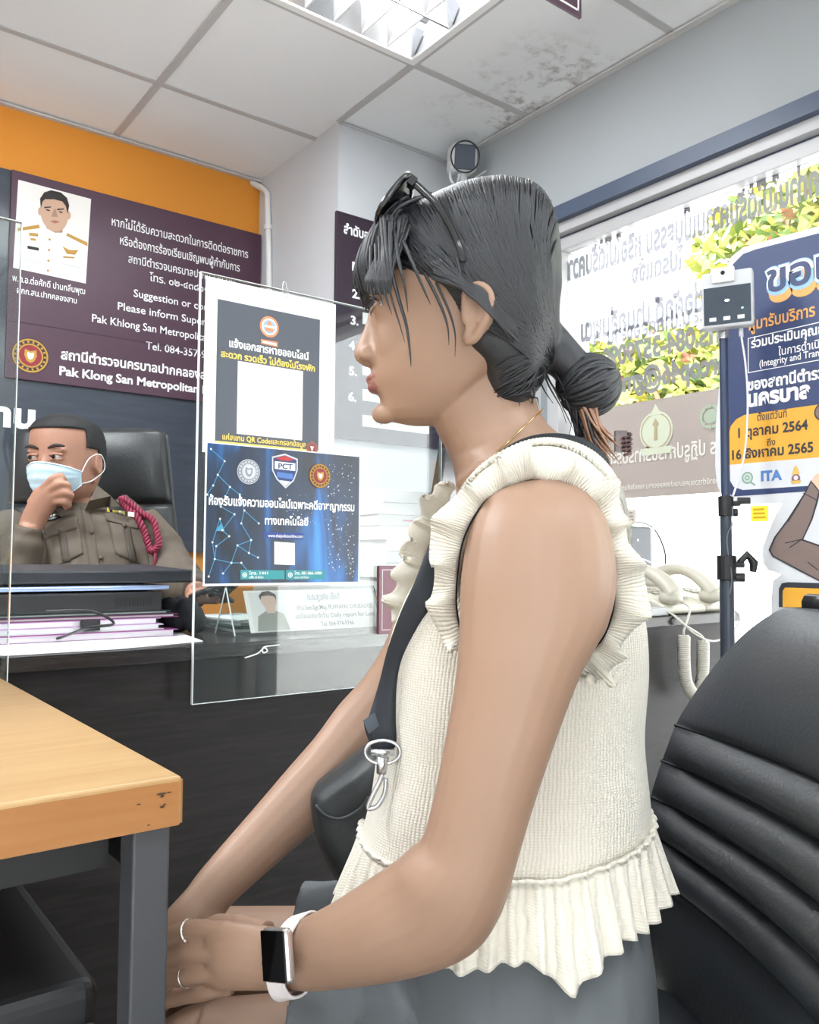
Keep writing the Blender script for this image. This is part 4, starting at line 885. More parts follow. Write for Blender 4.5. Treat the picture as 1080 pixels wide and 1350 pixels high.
dpx_ = MB(); dpx(dpx_, SP, 1086, 543, 12, .002, 0, 24); dpx(dpx_, SP, 1086, 543, 10, .0024, 1, 24); dpx_.build('dark_dot', [sol, sbr], sd_)
MB().box((SX-.10, .36, 0), (SX+.012, .40, .03)).box((SX-.10, yl-.06, 0), (SX+.012, yl-.02, .03)).build('foot', sol, sd_)

# ================================================================== LIGHT WOOD TABLE (foreground)
TX, TYN, TYF, TZ = .261, .632, 1.292, .75
tb = thing('wood_table', 'light beech table with a dark grey frame in the lower left foreground', 'table', (-.3, .95, 0))
MB().box((-1.1, TYN, TZ-.038), (TX, TYF, TZ)).build('top', wood('beech', 'a98659', 'b59568', .35, 3, (1.2, 16, 16), spec=.4), tb, bevel=.0035, seg=3)
MB().box((-1.1, TYN-.0012, TZ-.0365), (TX-.003, TYN+.001, TZ-.0035)).box((TX-.001, TYN+.003, TZ-.0365), (TX+.0012, TYF-.003, TZ-.0035)).build('edge_band', wood('beech_edge', '9a683b', 'a27144', .4, 3, (1.2, 16, 16), spec=.3), tb)
leg = mat('steel_grey', '414246', .5)
for x, y in ((TX-.006, TYN+.008), (TX-.006, TYF-.04), (-1.06, TYN+.008), (-1.06, TYF-.04)): MB().box((x-.029, y, 0), (x, y+.029, TZ-.038)).build('leg', leg, tb, bevel=.002)
MB().box((-1.05, TYF-.06, .12), (TX-.035, TYF-.045, TZ-.04)).build('shade_panel', mat('panel_charcoal', '1f2023', .5), tb)  # dark sheet added to stand in for the shade under the table
MB().box((-1.0, TYN+.05, TZ-.075), (TX-.04, TYN+.07, TZ-.038)).box((TX-.03, TYN+.04, TZ-.075), (TX-.012, TYF-.045, TZ-.04)).build('frame_rail', mat('rail_charcoal', '141517', .5), tb)
q = MB()
for x, y, a, b in ((212, 1046, 7, 1.6), (213, 1049, 3, 2), (213, 1063, 3.5, 1.8), (216, 1060, 2, 1.2), (182, 1060, 3, .9), (195, 1087, 2, 1), (222, 1044, 4, .8)): dpx(q, (1, TYN), x, y, a, .0016, 0, 9, b)
q.build('chipped_edge', mat('chip_dark', '4a3524', .8), tb)
du = thing('drawer_unit', 'dark drawer unit under the light wood table at the lower left corner', 'drawer unit', (-.2, .8, 0))
xr = PY(133, 1320, .70).x; zt_ = PY(100, 1300, .70).z
MB().box((xr-.40, .70, .06), (xr, 1.15, zt_)).build('body', mat('unit_charcoal', '1b1c1e', .5), du, bevel=.012, seg=3)
for k in range(2): d_ = MB().box((xr-.395, .692, zt_-.20-.2*k), (xr-.005, .70, zt_-.03-.2*k)).build('drawer', mat('unit_front', '1f2023', .5), du, bevel=.003); MB().box((xr-.25, .682, zt_-.06-.2*k), (xr-.15, .692, zt_-.05-.2*k)).build('handle', steel, d_)
for x in (xr-.37, xr-.03):
    for y in (.73, 1.12): MB().cyl((x, y, 0), (x, y, .06), .02, 10).build('caster', BLACK, du)

# ================================================================== BLACK RIBBED OFFICE CHAIR
lea = mat('black_leather', '2b2e32', .4, bump=(220, .25), spec=.9)
ch = thing('office_chair', 'black leather office chair with a ribbed backrest under the woman', 'chair', D(760, 1330, .76)*1)
ch.location.z = 0; ORG[ch.name] = V(ch.location)
wa = (FW-RT*.072).normalized(); fc = (-RT-FW*.072).normalized()
edgepx = [(1012, 797, 0), (1000, 797, 0), (985, 806, .02), (965, 827, .02), (945, 857, .02), (925, 893, .02), (907, 926, .02), (891, 956, 0), (873, 1003, 0), (858, 1050, 0), (850, 1095, 0), (845, 1140, 0), (843, 1200, 0), (849, 1260, 0), (858, 1310, 0), (868, 1370, 0)]
farp = catmull([D(x, y, .95) for x, y, _ in edgepx], 6); ys = [p[1] for p in catmull([V((x, y, 0)) for x, y, _ in edgepx], 6)]
cre = [956, 1003, 1050, 1095, 1142]
def bulge(y):
    if y < cre[0]: t = (y-797)/(cre[0]-797); return .020*max(0, sin(PI*min(1, max(0, t))))**.45
    for a, b in zip(cre, cre[1:]):
        if a <= y <= b: return .020*max(0, sin(PI*(y-a)/(b-a)))**.6
    t = (y-cre[-1])/240; return .02*max(0, sin(PI*min(1, t)))**.5
rows = []; bk = []; NS = 22; Wd = .52
for p, y in zip(farp, ys):
    tt = (y-797)/160.; ins = .06*max(0, 1-tt)**2
    r_ = []; b_ = []
    for k in range(NS+1):
        s_ = k/NS; e_ = (2*s_-1); soft = (1-abs(e_)**6)
        r_.append(p-wa*(ins+(Wd-2*ins)*s_)+fc*(bulge(y)*soft-.03*(1-e_*e_))+fc*.0)
        b_.append(p-wa*(ins+(Wd-2*ins)*s_)-fc*(.028+.012*soft+.03*(1-e_*e_)))
    rows.append(r_); bk.append(b_)
q = MB(); rings = [r_+list(reversed(b_)) for r_, b_ in zip(rows, bk)]
q.loft(rings); q.build('backrest', lea, ch, smooth=True, auto=50)
tp_ = [(a+b)/2+V((0, 0, .004)) for a, b in zip(rows[0], bk[0])]
MB().tube(tp_, .011, 10).build('top_piping', mat('piping_black', '1b1d20', .3), ch, smooth=True)
for cy0 in cre:
    i = min(range(len(ys)), key=lambda k: abs(ys[k]-cy0)); MB().tube([a+fc*.0005 for a in rows[i]], .0018, 6).build('seam', mat('piping_black', '1b1d20'), ch)
sc0 = farp[-8]-wa*Wd/2; sc0 = V((sc0.x, sc0.y, .445))
q = MB(); nn_ = 28; prof = []
for zz, ex in ((-.045, .93), (-.035, .985), (-.01, 1), (.012, .985), (.028, .93), (.035, .8), (.037, .4)):
    R_ = []
    for k in range(nn_):
        a = 2*PI*k/nn_; ca, sa = cos(a), sin(a); f_ = (abs(ca)**5+abs(sa)**5)**(-1/5)
        R_.append(sc0+fc*(.22+.24*ca*f_*ex)+wa*(.25*sa*f_*ex)+V((0, 0, zz)))
    prof.append(R_)
q.loft(prof); q.build('seat', lea, ch, smooth=True)
scc = sc0+fc*.22; MB().cyl((scc.x, scc.y, .09), (scc.x, scc.y, .40), .026, 16).build('column', mat('chrome', 'b9bcc0', .2, metal=.9), ch, smooth=True, auto=40)
MB().tube([sc0+fc*.18-V((0, 0, .06)), sc0-fc*.04-V((0, 0, .06)), farp[-14]-wa*Wd/2-fc*.05], [.02, .02, .016], 8).build('back_bracket', BLACK, ch, smooth=True)
for k in range(5):
    a = 2*PI*k/5+.3; e_ = V((scc.x+.29*cos(a), scc.y+.29*sin(a), .075)); lg = MB().tube([(scc.x, scc.y, .1), e_], [.026, .016], 8).build('leg', BLACK, ch, smooth=True)
    MB().cyl(e_+V((-.012*sin(a), .012*cos(a), -.047)), e_+V((.012*sin(a), -.012*cos(a), -.047)), .027, 16).cyl(e_-V((0, 0, .03)), e_, .008, 8).build('caster', BLACK, lg)
# ================================================================== PEOPLE: shared tools
from mathutils.bvhtree import BVHTree
LAT = -FW                                                          # towards the camera
def bvh_of(mb): return BVHTree.FromPolygons([tuple(v) for v in mb.v], mb.f)
def hit(b, x, y, lift=0., dflt=None):
    d = ray(x, y).normalized(); r_ = b.ray_cast(CAM, d)
    if r_[0] is None: return D(x, y, dflt) if dflt else None
    n = r_[1]
    if n.dot(d) > 0: n = -n
    return r_[0]+n*lift
def patch(mb, b, q4, nx, ny, lift, dflt=None, m=0):
    (x0, y0), (x1, y1), (x2, y2), (x3, y3) = q4                    # around the quad: TL TR BR BL
    rows = []
    for j in range(ny+1):
        t = j/ny; row = []
        for i in range(nx+1):
            s_ = i/nx; xx = (x0*(1-s_)+x1*s_)*(1-t)+(x3*(1-s_)+x2*s_)*t; yy = (y0*(1-s_)+y1*s_)*(1-t)+(y3*(1-s_)+y2*s_)*t
            h = hit(b, xx, yy, lift, dflt)
            row.append(h if h is not None else (xx, yy))
        rows.append(row)
    got = [(p-CAM).dot(_f) for r_ in rows for p in r_ if isinstance(p, V)]; dm = sum(got)/len(got) if got else 2.1
    rows = [[p if isinstance(p, V) else D(p[0], p[1], dm) for p in r_] for r_ in rows]
    mb.strip(rows, m); return rows
def solid(o, th):
    k = o.modifiers.new('thickness', 'SOLIDIFY'); k.thickness = th; k.offset = 1; return o
def sring(c, a1, a2f, a2b, n, ex=2.2, ex2=None):
    """superellipse ring: a1 lateral half axis, a2f/a2b front and back half axes"""
    out = []
    for k in range(n):
        t = 2*PI*k/n; ca, sa = cos(t), sin(t); e = ex
        if ex2 and ca < 0: e = ex2
        f_ = (abs(ca)**e+abs(sa)**e)**(-1/e)
        out.append(c+(a2f if ca > 0 else a2b)*(abs(ca)*f_)+a1*(sa*f_))
    return out
def limb(mb, secs, n=18, ext=True):
    """secs: (pxA, pxB, depth, lateral half width)"""
    A = catmull([V((s[0][0], s[0][1], s[2])) for s in secs], 4); B = catmull([V((s[1][0], s[1][1], s[3]*1000)) for s in secs], 4)
    rings = []
    for a, b in zip(A, B):
        p, q = D(a.x, a.y, a.z), D(b.x, b.y, a.z); c = (p+q)/2; h = (p-q)/2; l_ = LAT*(b.z/1000)
        rings.append([c+h*cos(2*PI*k/n)+l_*sin(2*PI*k/n) for k in range(n)])
    mb.loft(rings)
def fingertube(mb, pts, r, n=10):
    P = catmull([D(*p) if not isinstance(p, V) else p for p in pts], 5); K = len(P)
    R_ = [r*(1.04-.22*k/(K-1)+.05*cos(2*PI*3*k/(K-1))) for k in range(K)]
    R_[-1] = r*.45; R_[-2] = r*.72
    mb.tube(P, R_, n)
skin = mat('warm_skin', '997a66', .5, sub=.04, var=(9, .035), bump=(260, .05))

# ================================================================== OFFICER
OD = 2.2; OS = OD/FPX
def O(x, y, z=0): return D(x, y, OD-z*OS)                         # z in picture pixels towards the camera
skin2 = mat('tanned_skin', 'a67a65', .5, sub=.08, var=(14, .05), bump=(200, .08)); hairb = mat('cropped_hair', '17181a', .7, bump=(500, .6))
uni = mat('khaki_uniform', '5a5045', .75, bump=(500, .12), var=(6, .04)); unid = mat('khaki_seam', '4a4239', .75)
off = thing('person', 'seated man in khaki uniform with hand raised to his chin behind the counter', 'person', V((O(100, 700).x, O(100, 700).y, .0)))
yaw = rad(14); fdir = (LAT*cos(yaw)-RT*sin(yaw)); sdir = (RT*cos(yaw)+LAT*sin(yaw))
HC = (88, 0)
htab = [(548, 12, 14, 14), (551, 22, 24, 24), (558, 33, 37, 38), (570, 40, 45, 48), (587, 42.5, 47, 52), (605, 41.5, 46, 52), (620, 39.5, 45.5, 48), (635, 37, 45, 40), (648, 32.5, 43, 28), (658, 26, 40, 14), (666, 15, 33, 6), (669, 6, 26, 2)]
def hring(y, grow=0., n=28):
    a, f_, b_ = lerp_table(htab, y); c = O(HC[0], y, 0)
    return sring(c, sdir*((a+grow)*OS), fdir*((f_+grow)*OS), -fdir*((b_+grow)*OS), n, 2.25)
mb = MB(); mb.loft([hring(548+121*k/30) for k in range(31)])
def HP(y, along, side): return O(HC[0], y, 0)+fdir*(along*OS)+sdir*(side*OS)   # head-fixed point
# nose, brows, cheek bones, ears
mb.loft([sring(HP(y, al, 0), sdir*(w*OS), fdir*(d_*OS), -fdir*(8*OS), 12) for y, al, w, d_ in ((603, 42, 3, 3), (612, 44, 4.5, 5), (622, 46, 6.5, 9), (630, 46, 9, 11), (635, 45, 7, 5))])
for s_ in (-1, 1):
    mb.ell(HP(599, 41, s_*17), (.022, .010, .008), 14, 10, 0, (sdir, fdir, UP)); mb.ell(HP(624, 33, s_*22), (.020, .013, .012), 14, 10, 0, (sdir, fdir, UP))
    ec = HP(613, -4, s_*42); mb.ell(ec, (.008, .016, .026), 14, 10, 0, ((sdir*.9-fdir*.3*s_).normalized(), (fdir*.9+sdir*.3*s_).normalized(), UP))
    mb.tube([ec+fdir*(.014*cos(a))+UP*(.025*sin(a))+sdir*(s_*.007) for a in [k*PI/8-.9 for k in range(15)]], .0035, 6)
    mb.ell(HP(634, -2, s_*40), (.006, .008, .009), 10, 8)
# neck and trunk, all one surface
mb.loft([sring(O(x, y, z), RT*(a*OS), LAT*(b*OS), -LAT*(b*OS), 20) for x, y, z, a, b in ((92, 650, -6, 25, 27), (94, 668, -8, 26, 28), (98, 685, -10, 32, 30), (103, 700, -10, 62, 34), (105, 720, -6, 84, 42), (108, 760, 0, 80, 48), (110, 820, 4, 78, 54), (112, 880, 8, 80, 56), (112, 930, 10, 82, 56), (112, 960, 10, 70, 50))])
# his right arm: elbow on the rest, forearm up, hand at the mask
mb.tube(catmull([O(28, 700, -10), O(8, 725, 15), O(2, 765, 40), O(22, 762, 58), O(34, 725, 60), O(42, 692, 60)], 5), [.05]*6+[.046]*6+[.042]*6+[.036]*5+[.029]*3, 14)
# palm and fingers
pal = [((24, 694), (58, 697), 61), ((30, 676), (64, 683), 63), ((38, 660), (73, 672), 65), ((50, 644), (80, 662), 67), ((60, 637), (80, 653), 67)]
mb.loft([sring(O((a[0]+b[0])/2, (a[1]+b[1])/2, z), (O(*b, z)-O(*a, z))/2, LAT*(9*OS), -LAT*(9*OS), 14) for a, b, z in pal])
for pts in ([(58, 643, 69), (70, 631, 74), (80, 628, 73), (86, 635, 67)], [(64, 647, 71), (79, 638, 78), (89, 640, 76), (90, 648, 69)], [(70, 654, 70), (85, 649, 77), (93, 653, 75), (91, 660, 67)], [(73, 662, 68), (86, 661, 74), (90, 666, 71), (86, 671, 64)], [(40, 664, 60), (50, 648, 58), (60, 643, 58), (66, 646, 59)]):
    fingertube(mb, [O(*p) for p in pts], .0105)
# left arm along the chair's arm rest, hand forward
mb.tube(catmull([O(182, 700, -8), O(210, 735, 0), O(230, 765, 25), O(250, 778, 70), O(262, 782, 105)], 5), [.052]*6+[.047]*6+[.04]*5+[.028]*4, 14)
mb.ell(O(268, 786, 118), (.042, .045, .018), 14, 10, 0, (RT, LAT, UP))
for k in range(4): fingertube(mb, [O(262+6*k, 787, 128), O(264+7*k, 789, 148), O(265+7*k, 795, 160)], .009)
fingertube(mb, [O(254, 786, 112), O(250, 789, 130), O(252, 792, 142)], .010)
# legs under the counter
for s_ in (-1, 1):
    hp_ = O(112+s_*42, 940, 0); kn = hp_+fdir*.40+sdir*(s_*.06)+UP*.02; an = V((kn.x, kn.y, .09))+fdir*.02; kn.z = max(kn.z, .5)
    mb.tube(catmull([hp_, hp_.lerp(kn, .5), kn, (kn+an)/2+V((0, 0, .0)), an], 5), [.085]*6+[.072]*6+[.055]*5+[.042]*4, 14)
    mb.loft([sring(an+fdir*t-UP*.05, sdir*.04, UP*h, -UP*.03, 12) for t, h in ((-.06, .03), (0, .05), (.1, .02), (.16, .01))])
body = remesh(mb, .0042, 3)
# lips, brow shade and nails are not visible; skin only
obody = body.build('body', skin2, off, smooth=True)
# eyes
for s_ in (-1, 1):
    ec = HP(607.5, 41.5, s_*17); look = (fdir*.93-sdir*.33).normalized()
    e = MB().ell(ec, .0113, 16, 12).build('eye', mat('eye_white', 'b9b0aa', .3), off, smooth=True)
    sd2 = UP.cross(look).normalized(); q = MB(); disc(q, ec+look*.0108, sd2, UP, .0070, look, .0015, 0, 16); q.build('iris', mat('iris_dark', '1c1412', .2), e)
    q = MB(); q.tube([HP(605.5-1.2*(1-u*u), 46.5-2*abs(u)-1.5*u*s_, s_*17+u*8.5) for u in [k/5-1 for k in range(11)]], .0036, 6); q.tube([HP(610.6+.4*(1-u*u), 46-2*abs(u)-1.5*u*s_, s_*17+u*7.5) for u in [k/5-1 for k in range(11)]], .0030, 6); q.build('eyelid', skin2, off, smooth=True)
    q = MB().tube([HP(596-2.2*(1-u*u)+1.2*u*-s_, 48-2.5*abs(u)-2*u*s_, s_*18+u*11) for u in [k/6-1 for k in range(13)]], [.0012+.0032*(1-((k/6-1)*.9)**2) for k in range(13)], 8, flat=.6); q.build('eyebrow', mat('brow_hair', '2a2321', .8), off, smooth=True)
# cropped hair: a shell over the skull with a forehead hairline
mb = MB(); rows = []
for k in range(22):
    y = 546.5+62*k/21; R_ = hring(max(548.2, y), 2.0+.5*mnoise.noise(V((k*.5, 0, 0))), 56); rows.append(R_)
q = MB(); n_ = 56; vs = []; keep = []
for k, R_ in enumerate(rows):
    for j, p in enumerate(R_):
        vs.append(p)
        t = 2*PI*j/n_; ca, sa = cos(t), sin(t); y = 546.5+62*k/21
        lim = 572+1.6*mnoise.noise(V((ca*4, sa*4, 0)))+ (0 if ca < .55 else -1.0)+(22 if ca < .42 else 0)+(16 if ca < .0 else 0)+(2*abs(sin(5*t)))
        keep.append(y <= lim)
fs = []
for k in range(21):
    for j in range(n_):
        a, b = k*n_+j, k*n_+(j+1) % n_; c, d = b+n_, a+n_
        if keep[a] and keep[b] and keep[c] and keep[d]: fs.append((a, b, c, d))
fs.append(list(range(n_))[::-1]); q.add(vs, fs)
solid(q.build('hair', hairb, off, smooth=True), .003)
# uniform shirt
mb = MB()
mb.loft([sring(O(x, y, z), RT*(a*OS), LAT*(b*OS), -LAT*(b2*OS), 24, 2.5) for x, y, z, a, b, b2 in ((98, 664, -10, 30, 30, 34), (101, 676, -10, 50, 36, 40), (104, 688, -9, 82, 42, 44), (106, 704, -7, 94, 48, 48), (108, 730, -2, 95, 56, 50), (110, 770, 2, 92, 62, 52), (112, 830, 6, 92, 66, 54), (112, 900, 10, 92, 66, 56), (112, 935, 10, 90, 62, 54))])
mb.tube(catmull([O(30, 694, -12), O(7, 720, 12), O(-4, 765, 36), O(20, 766, 58), O(32, 728, 60), O(40, 694, 60)], 5), [.066]*6+[.064]*6+[.056]*6+[.046]*5+[.036]*3, 16)
mb.tube(catmull([O(178, 694, -10), O(210, 730, -2), O(232, 763, 24), O(250, 776, 68), O(259, 780, 95)], 5), [.070]*6+[.064]*6+[.052]*5+[.040]*4, 16)
shm = remesh(mb, .006, 5)
# cloth folds: gentle wrinkles along the sleeves and belly
for k, v in enumerate(shm.v):
    shm.v[k] = v+V((1, 0, 0))*0+LAT*(.0035*mnoise.noise(V((v.x*16, v.y*10, v.z*26)))+.002*mnoise.noise(v*40))
sh = shm.build('shirt', uni, off, smooth=True); SB = bvh_of(shm)
q = MB(); patch(q, SB, [(106, 668), (118, 668), (142, 800), (126, 800)], 3, 16, .002); solid(q.build('button_placket', uni, sh, smooth=True), .0025)
for x, y in ((122, 703), (134, 736), (140, 768)):
    p = hit(SB, x, y, .004); MB().ell(p, (.0055, .003, .0055), 10, 8).build('button', mat('button_brown', '54483c', .4), sh, smooth=True)
for q4, fl in (([(142, 684), (190, 694), (198, 752), (152, 730)], [(138, 676), (190, 688), (182, 698), (140, 687)]), ([(58, 702), (104, 688), (110, 730), (66, 752)], [(54, 697), (103, 681), (102, 697), (56, 712)])):
    q = MB(); patch(q, SB, q4, 10, 12, .0022); po = solid(q.build('pocket', uni, sh, smooth=True), .002)
    q = MB(); patch(q, SB, fl, 10, 5, .005); solid(q.build('pocket_flap', uni, po, smooth=True), .0025)
    xm = (q4[0][0]+q4[1][0])/2; ym = (q4[0][1]+q4[1][1])/2; dx_ = (q4[2][0]+q4[3][0]-q4[0][0]-q4[1][0])/2; dy_ = (q4[2][1]+q4[3][1]-q4[0][1]-q4[1][1])/2
    q = MB(); patch(q, SB, [(xm-5, ym), (xm+5, ym), (xm+5+dx_, ym+dy_), (xm-5+dx_, ym+dy_)], 3, 10, .0045); solid(q.build('pocket_pleat', unid, po, smooth=True), .001)
    p = hit(SB, xm, ym+6, .0085); MB().ell(p, (.0055, .003, .0055), 10, 8).build('button', mat('button_brown', '54483c'), po, smooth=True)
q = MB(); patch(q, SB, [(58, 681), (86, 674), (87, 681), (59, 688)], 6, 2, .0045); nt_ = solid(q.build('name_tag', mat('tag_black', '17171a', .3), sh), .002)
q = MB()
for k in range(5): patch(q, SB, [(62+4.6*k, 682.5-1.15*k), (65+4.6*k, 681.8-1.15*k), (65+4.6*k, 684-1.15*k), (62+4.6*k, 684.6-1.15*k)], 1, 1, .0075)
q.build('print', WHITE, nt_)
q = MB(); cols = [mat('ribbon_yellow', 'd8c24a', .6), mat('ribbon_white', 'ded9cf', .6), mat('ribbon_black', '2c2824', .6)]
for k in range(9):
    x0 = 140+4.1*k; patch(q, SB, [(x0, 671+.5*(x0-140)/4), (x0+4, 671.5+.5*(x0-140)/4), (x0+4, 677.5+.5*(x0-140)/4), (x0, 677+.5*(x0-140)/4)], 1, 1, .006, None, (0, 2, 0, 0, 1, 0, 2, 1, 1)[k])
solid(q.build('ribbon_bar', cols, sh), .002)
# collar wings, shoulder strap, cord
def wing(pts, nm, m, par, lift=.008, d0=None):
    q = MB(); ps = [hit(SB, x, y, lift, OD-40*OS) if z is None else O(x, y, z) for x, y, z in pts]; q.add(ps, [list(range(len(ps)))]); return solid(q.build(nm, m, par), .003)
wing([(128, 640, 18), (146, 654, 12), (158, 668, None), (138, 672, None), (112, 676, None), (118, 660, 36)], 'collar', uni, sh)
wing([(62, 660, 30), (70, 668, 36), (100, 678, None), (82, 684, None), (62, 676, None), (52, 664, 14)], 'collar', uni, sh)
q = MB(); patch(q, SB, [(150, 660), (166, 652), (190, 672), (174, 680)], 6, 4, .008, OD); solid(q.build('shoulder_strap', unid, sh, smooth=True), .004)
cord = mat('maroon_cord', '7d1f3a', .6); q = MB()
base = [(160, 656), (172, 664), (186, 676), (199, 690), (207, 706), (209, 722), (203, 728), (197, 716), (190, 700), (180, 684), (166, 668), (160, 656)]
P_ = catmull([hit(SB, x, y, .014, OD-20*OS) for x, y in base], 12)
for s_ in range(3):
    pts = []
    for i, p in enumerate(P_):
        t = (P_[min(i+1, len(P_)-1)]-P_[max(i-1, 0)]).normalized(); a = t.cross(LAT).normalized(); b = t.cross(a); an = i*.62+s_*2*PI/3; pts.append(p+(a*cos(an)+b*sin(an))*.0054)
    q.tube(pts, .0043, 7)
q.tube([P_[66], P_[66]-UP*.03, P_[66]-UP*.06], [.006, .005, .007], 8)
q.build('braided_cord', cord, off, smooth=True)
q = MB().tube(catmull([O(60, 800, 60), O(112, 850, 64), O(160, 800, 62)], 6), .001, 4)
tr = MB()
for s_ in (-1, 1):
    hp_ = O(112+s_*42, 940, 0); kn = hp_+fdir*.40+sdir*(s_*.06)+UP*.02; an = V((kn.x, kn.y, .12))+fdir*.02; kn.z = max(kn.z, .5)
    tr.tube(catmull([hp_, hp_.lerp(kn, .5), kn, (kn+an)/2, an], 5), [.1]*6+[.086]*6+[.07]*5+[.062]*4, 14)
tr.loft([sring(O(112, y, 10), RT*(94*OS), LAT*(62*OS), -LAT*(56*OS), 20) for y in (925, 950, 975)])
remesh(tr, .008, 3).build('trousers', uni, off, smooth=True)
# surgical mask with ear loops
mk = thing('face_mask', 'pale blue pleated surgical mask on the seated man in uniform', 'face mask', HP(640, 48, 0))
rows = []
for j in range(25):
    v = j/24; row = []
    for i in range(31):
        u = i/30*2-1; ph = u*1.22
        ytop = 625-9.5*(1-abs(u)**1.6); ybot = 641+24*(1-abs(u)**2.2); y = ytop+(ybot-ytop)*v
        R_ = 45.5+ (4.8+6*math.exp(-(u/.26)**2)*(1-v*.6))*sin(PI*min(1, .25+.55*v+.2))+ .9*(1 if (int(v*8) % 2) else 0)*(1-abs(u)**3)+3*sin(PI*v)*(1-u*u)
        a, f_, b_ = lerp_table(htab, min(y, 655))
        row.append(HP(y, (R_-45.5)+f_*cos(ph)**1.0+2.5, (a+2.6)*sin(ph)*1.0))
    rows.append(row)
solid(MB().strip(rows).build('mask_panel', mat('mask_blue', 'bcd9e8', .7), mk, smooth=True), .0012)
MB().tube([p+fdir*.001 for p in rows[0]], .0016, 6).tube([p+fdir*.001 for p in rows[-1]], .0014, 6).build('edge_binding', mat('mask_white', 'e8eef2', .7), mk, smooth=True)
for s_, c0 in ((1, -1), (-1, 0)):
    a, b = rows[1][c0], rows[22][c0]
    q = MB().tube(catmull([a, HP(606, 12, s_*43), HP(600, -8, s_*46), HP(618, -14, s_*47), HP(634, 4, s_*42), b], 6), .0013, 6); q.build('ear_loop', mat('mask_white', 'e8eef2'), mk, smooth=True)

# his leather chair
oc = thing('office_chair', 'tall black leather executive chair behind the man in uniform', 'chair', V((O(120, 700, -70).x, O(120, 700, -70).y, 0)))
lea2 = mat('smooth_leather', '2a2d2f', .38, bump=(160, .2)); bd_ = 2.47
def cring(tab, dep, th):
    rr = []
    for y, xa, xb, puff in tab:
        a, b = D(xa, y, dep), D(xb, y, dep); c = (a+b)/2; h = (b-a)/2; ring_ = []
        for k in range(28):
            t = 2*PI*k/28; ca, sa = cos(t), sin(t); f_ = (abs(ca)**5+abs(sa)**5)**(-1/5); ring_.append(c+h*(ca*f_)+LAT*(sa*f_*th*puff))
        rr.append(ring_)
    return rr
MB().loft(cring([(566, 34, 200, .4), (568, 24, 214, .75), (574, 19, 219, 1), (610, 17, 222, 1.15), (655, 15, 227, 1), (664, 14, 228, .8)], bd_, .045)).build('headrest', lea2, oc, smooth=True)
MB().loft(cring([(666, 14, 228, .7), (672, 13, 229, 1), (720, 8, 234, 1.15), (790, 4, 238, 1.1), (860, 8, 236, .9), (900, 14, 230, .6)], bd_, .05)).build('backrest', lea2, oc, smooth=True)
MB().tube([D(16, 580, bd_), D(219, 580, bd_)], .004, 6).tube(catmull([D(19, 574, bd_), D(14, 664, bd_), D(4, 790, bd_)], 6), .006, 6).tube(catmull([D(219, 574, bd_), D(228, 664, bd_), D(238, 790, bd_)], 6), .006, 6).build('piping', mat('piping_grey', '3d4144', .4), oc, smooth=True)
oc0 = O(112, 0, 0); oc0 = V((oc0.x, oc0.y, .41))
q = MB()
q.loft([[oc0+RT*(.27*ex*cos(t)*((abs(cos(t))**5+abs(sin(t))**5)**(-.2)))+LAT*(.26*ex*sin(t)*((abs(cos(t))**5+abs(sin(t))**5)**(-.2))+.02)+V((0, 0, z)) for t in [2*PI*k/28 for k in range(28)]] for z, ex in ((-.05, .92), (-.03, 1), (.02, 1), (.045, .9))]); q.build('seat', lea2, oc, smooth=True)
for s_ in (-1, 1):
    ap = oc0+RT*(s_*.30); MB().tube(catmull([ap-LAT*.2+V((0, 0, .20)), ap+V((0, 0, .235)), ap+LAT*.16+V((0, 0, .22)), ap+LAT*.2+V((0, 0, .12)), ap+LAT*.12+V((0, 0, -.02))], 6), .022, 10).build('armrest', BLACK, oc, smooth=True)
MB().cyl((oc0.x, oc0.y, .09), (oc0.x, oc0.y, .37), .028, 14).build('column', mat('chrome', 'b9bcc0'), oc, smooth=True, auto=40)
for k in range(5):
    a = 2*PI*k/5; e_ = V((oc0.x+.3*cos(a), oc0.y+.3*sin(a), .075)); lg = MB().tube([(oc0.x, oc0.y, .1), e_], [.026, .016], 8).build('leg', BLACK, oc, smooth=True)
    MB().cyl(e_+V((-.012*sin(a), .012*cos(a), -.047)), e_+V((.012*sin(a), -.012*cos(a), -.047)), .027, 14).cyl(e_-V((0, 0, .03)), e_, .008, 8).build('caster', BLACK, lg)
# ================================================================== THE WOMAN
DM = .79
def M_(x, y, lat=0.): return D(x, y, DM)+LAT*lat                   # mid-plane pixel plus metres towards the camera
WS = DM/FPX
wo = thing('person', 'woman in cream sleeveless knit top and grey shorts sitting in profile in the foreground', 'person', V((M_(745, 1200).x, M_(745, 1200).y, 0)))
def mirror(p): d = (p-M_(0, 0)).dot(FW); return p-FW*(2*d)
def N_(x, y, lat):                                                 # a pixel at its own depth on the near side; far side mirrored
    p = D(x, y, DM-abs(lat)); return p if lat >= 0 else mirror(p)
def wring(y, xf, xb, hw, xc=None, n=36, ex=2.2, ex2=None):
    xc = xc if xc is not None else (xf+xb)/2; c = M_(xc, y); return sring(c, LAT*hw, M_(xf, y)-c, M_(xb, y)-c, n, ex, ex2)
mb = MB()
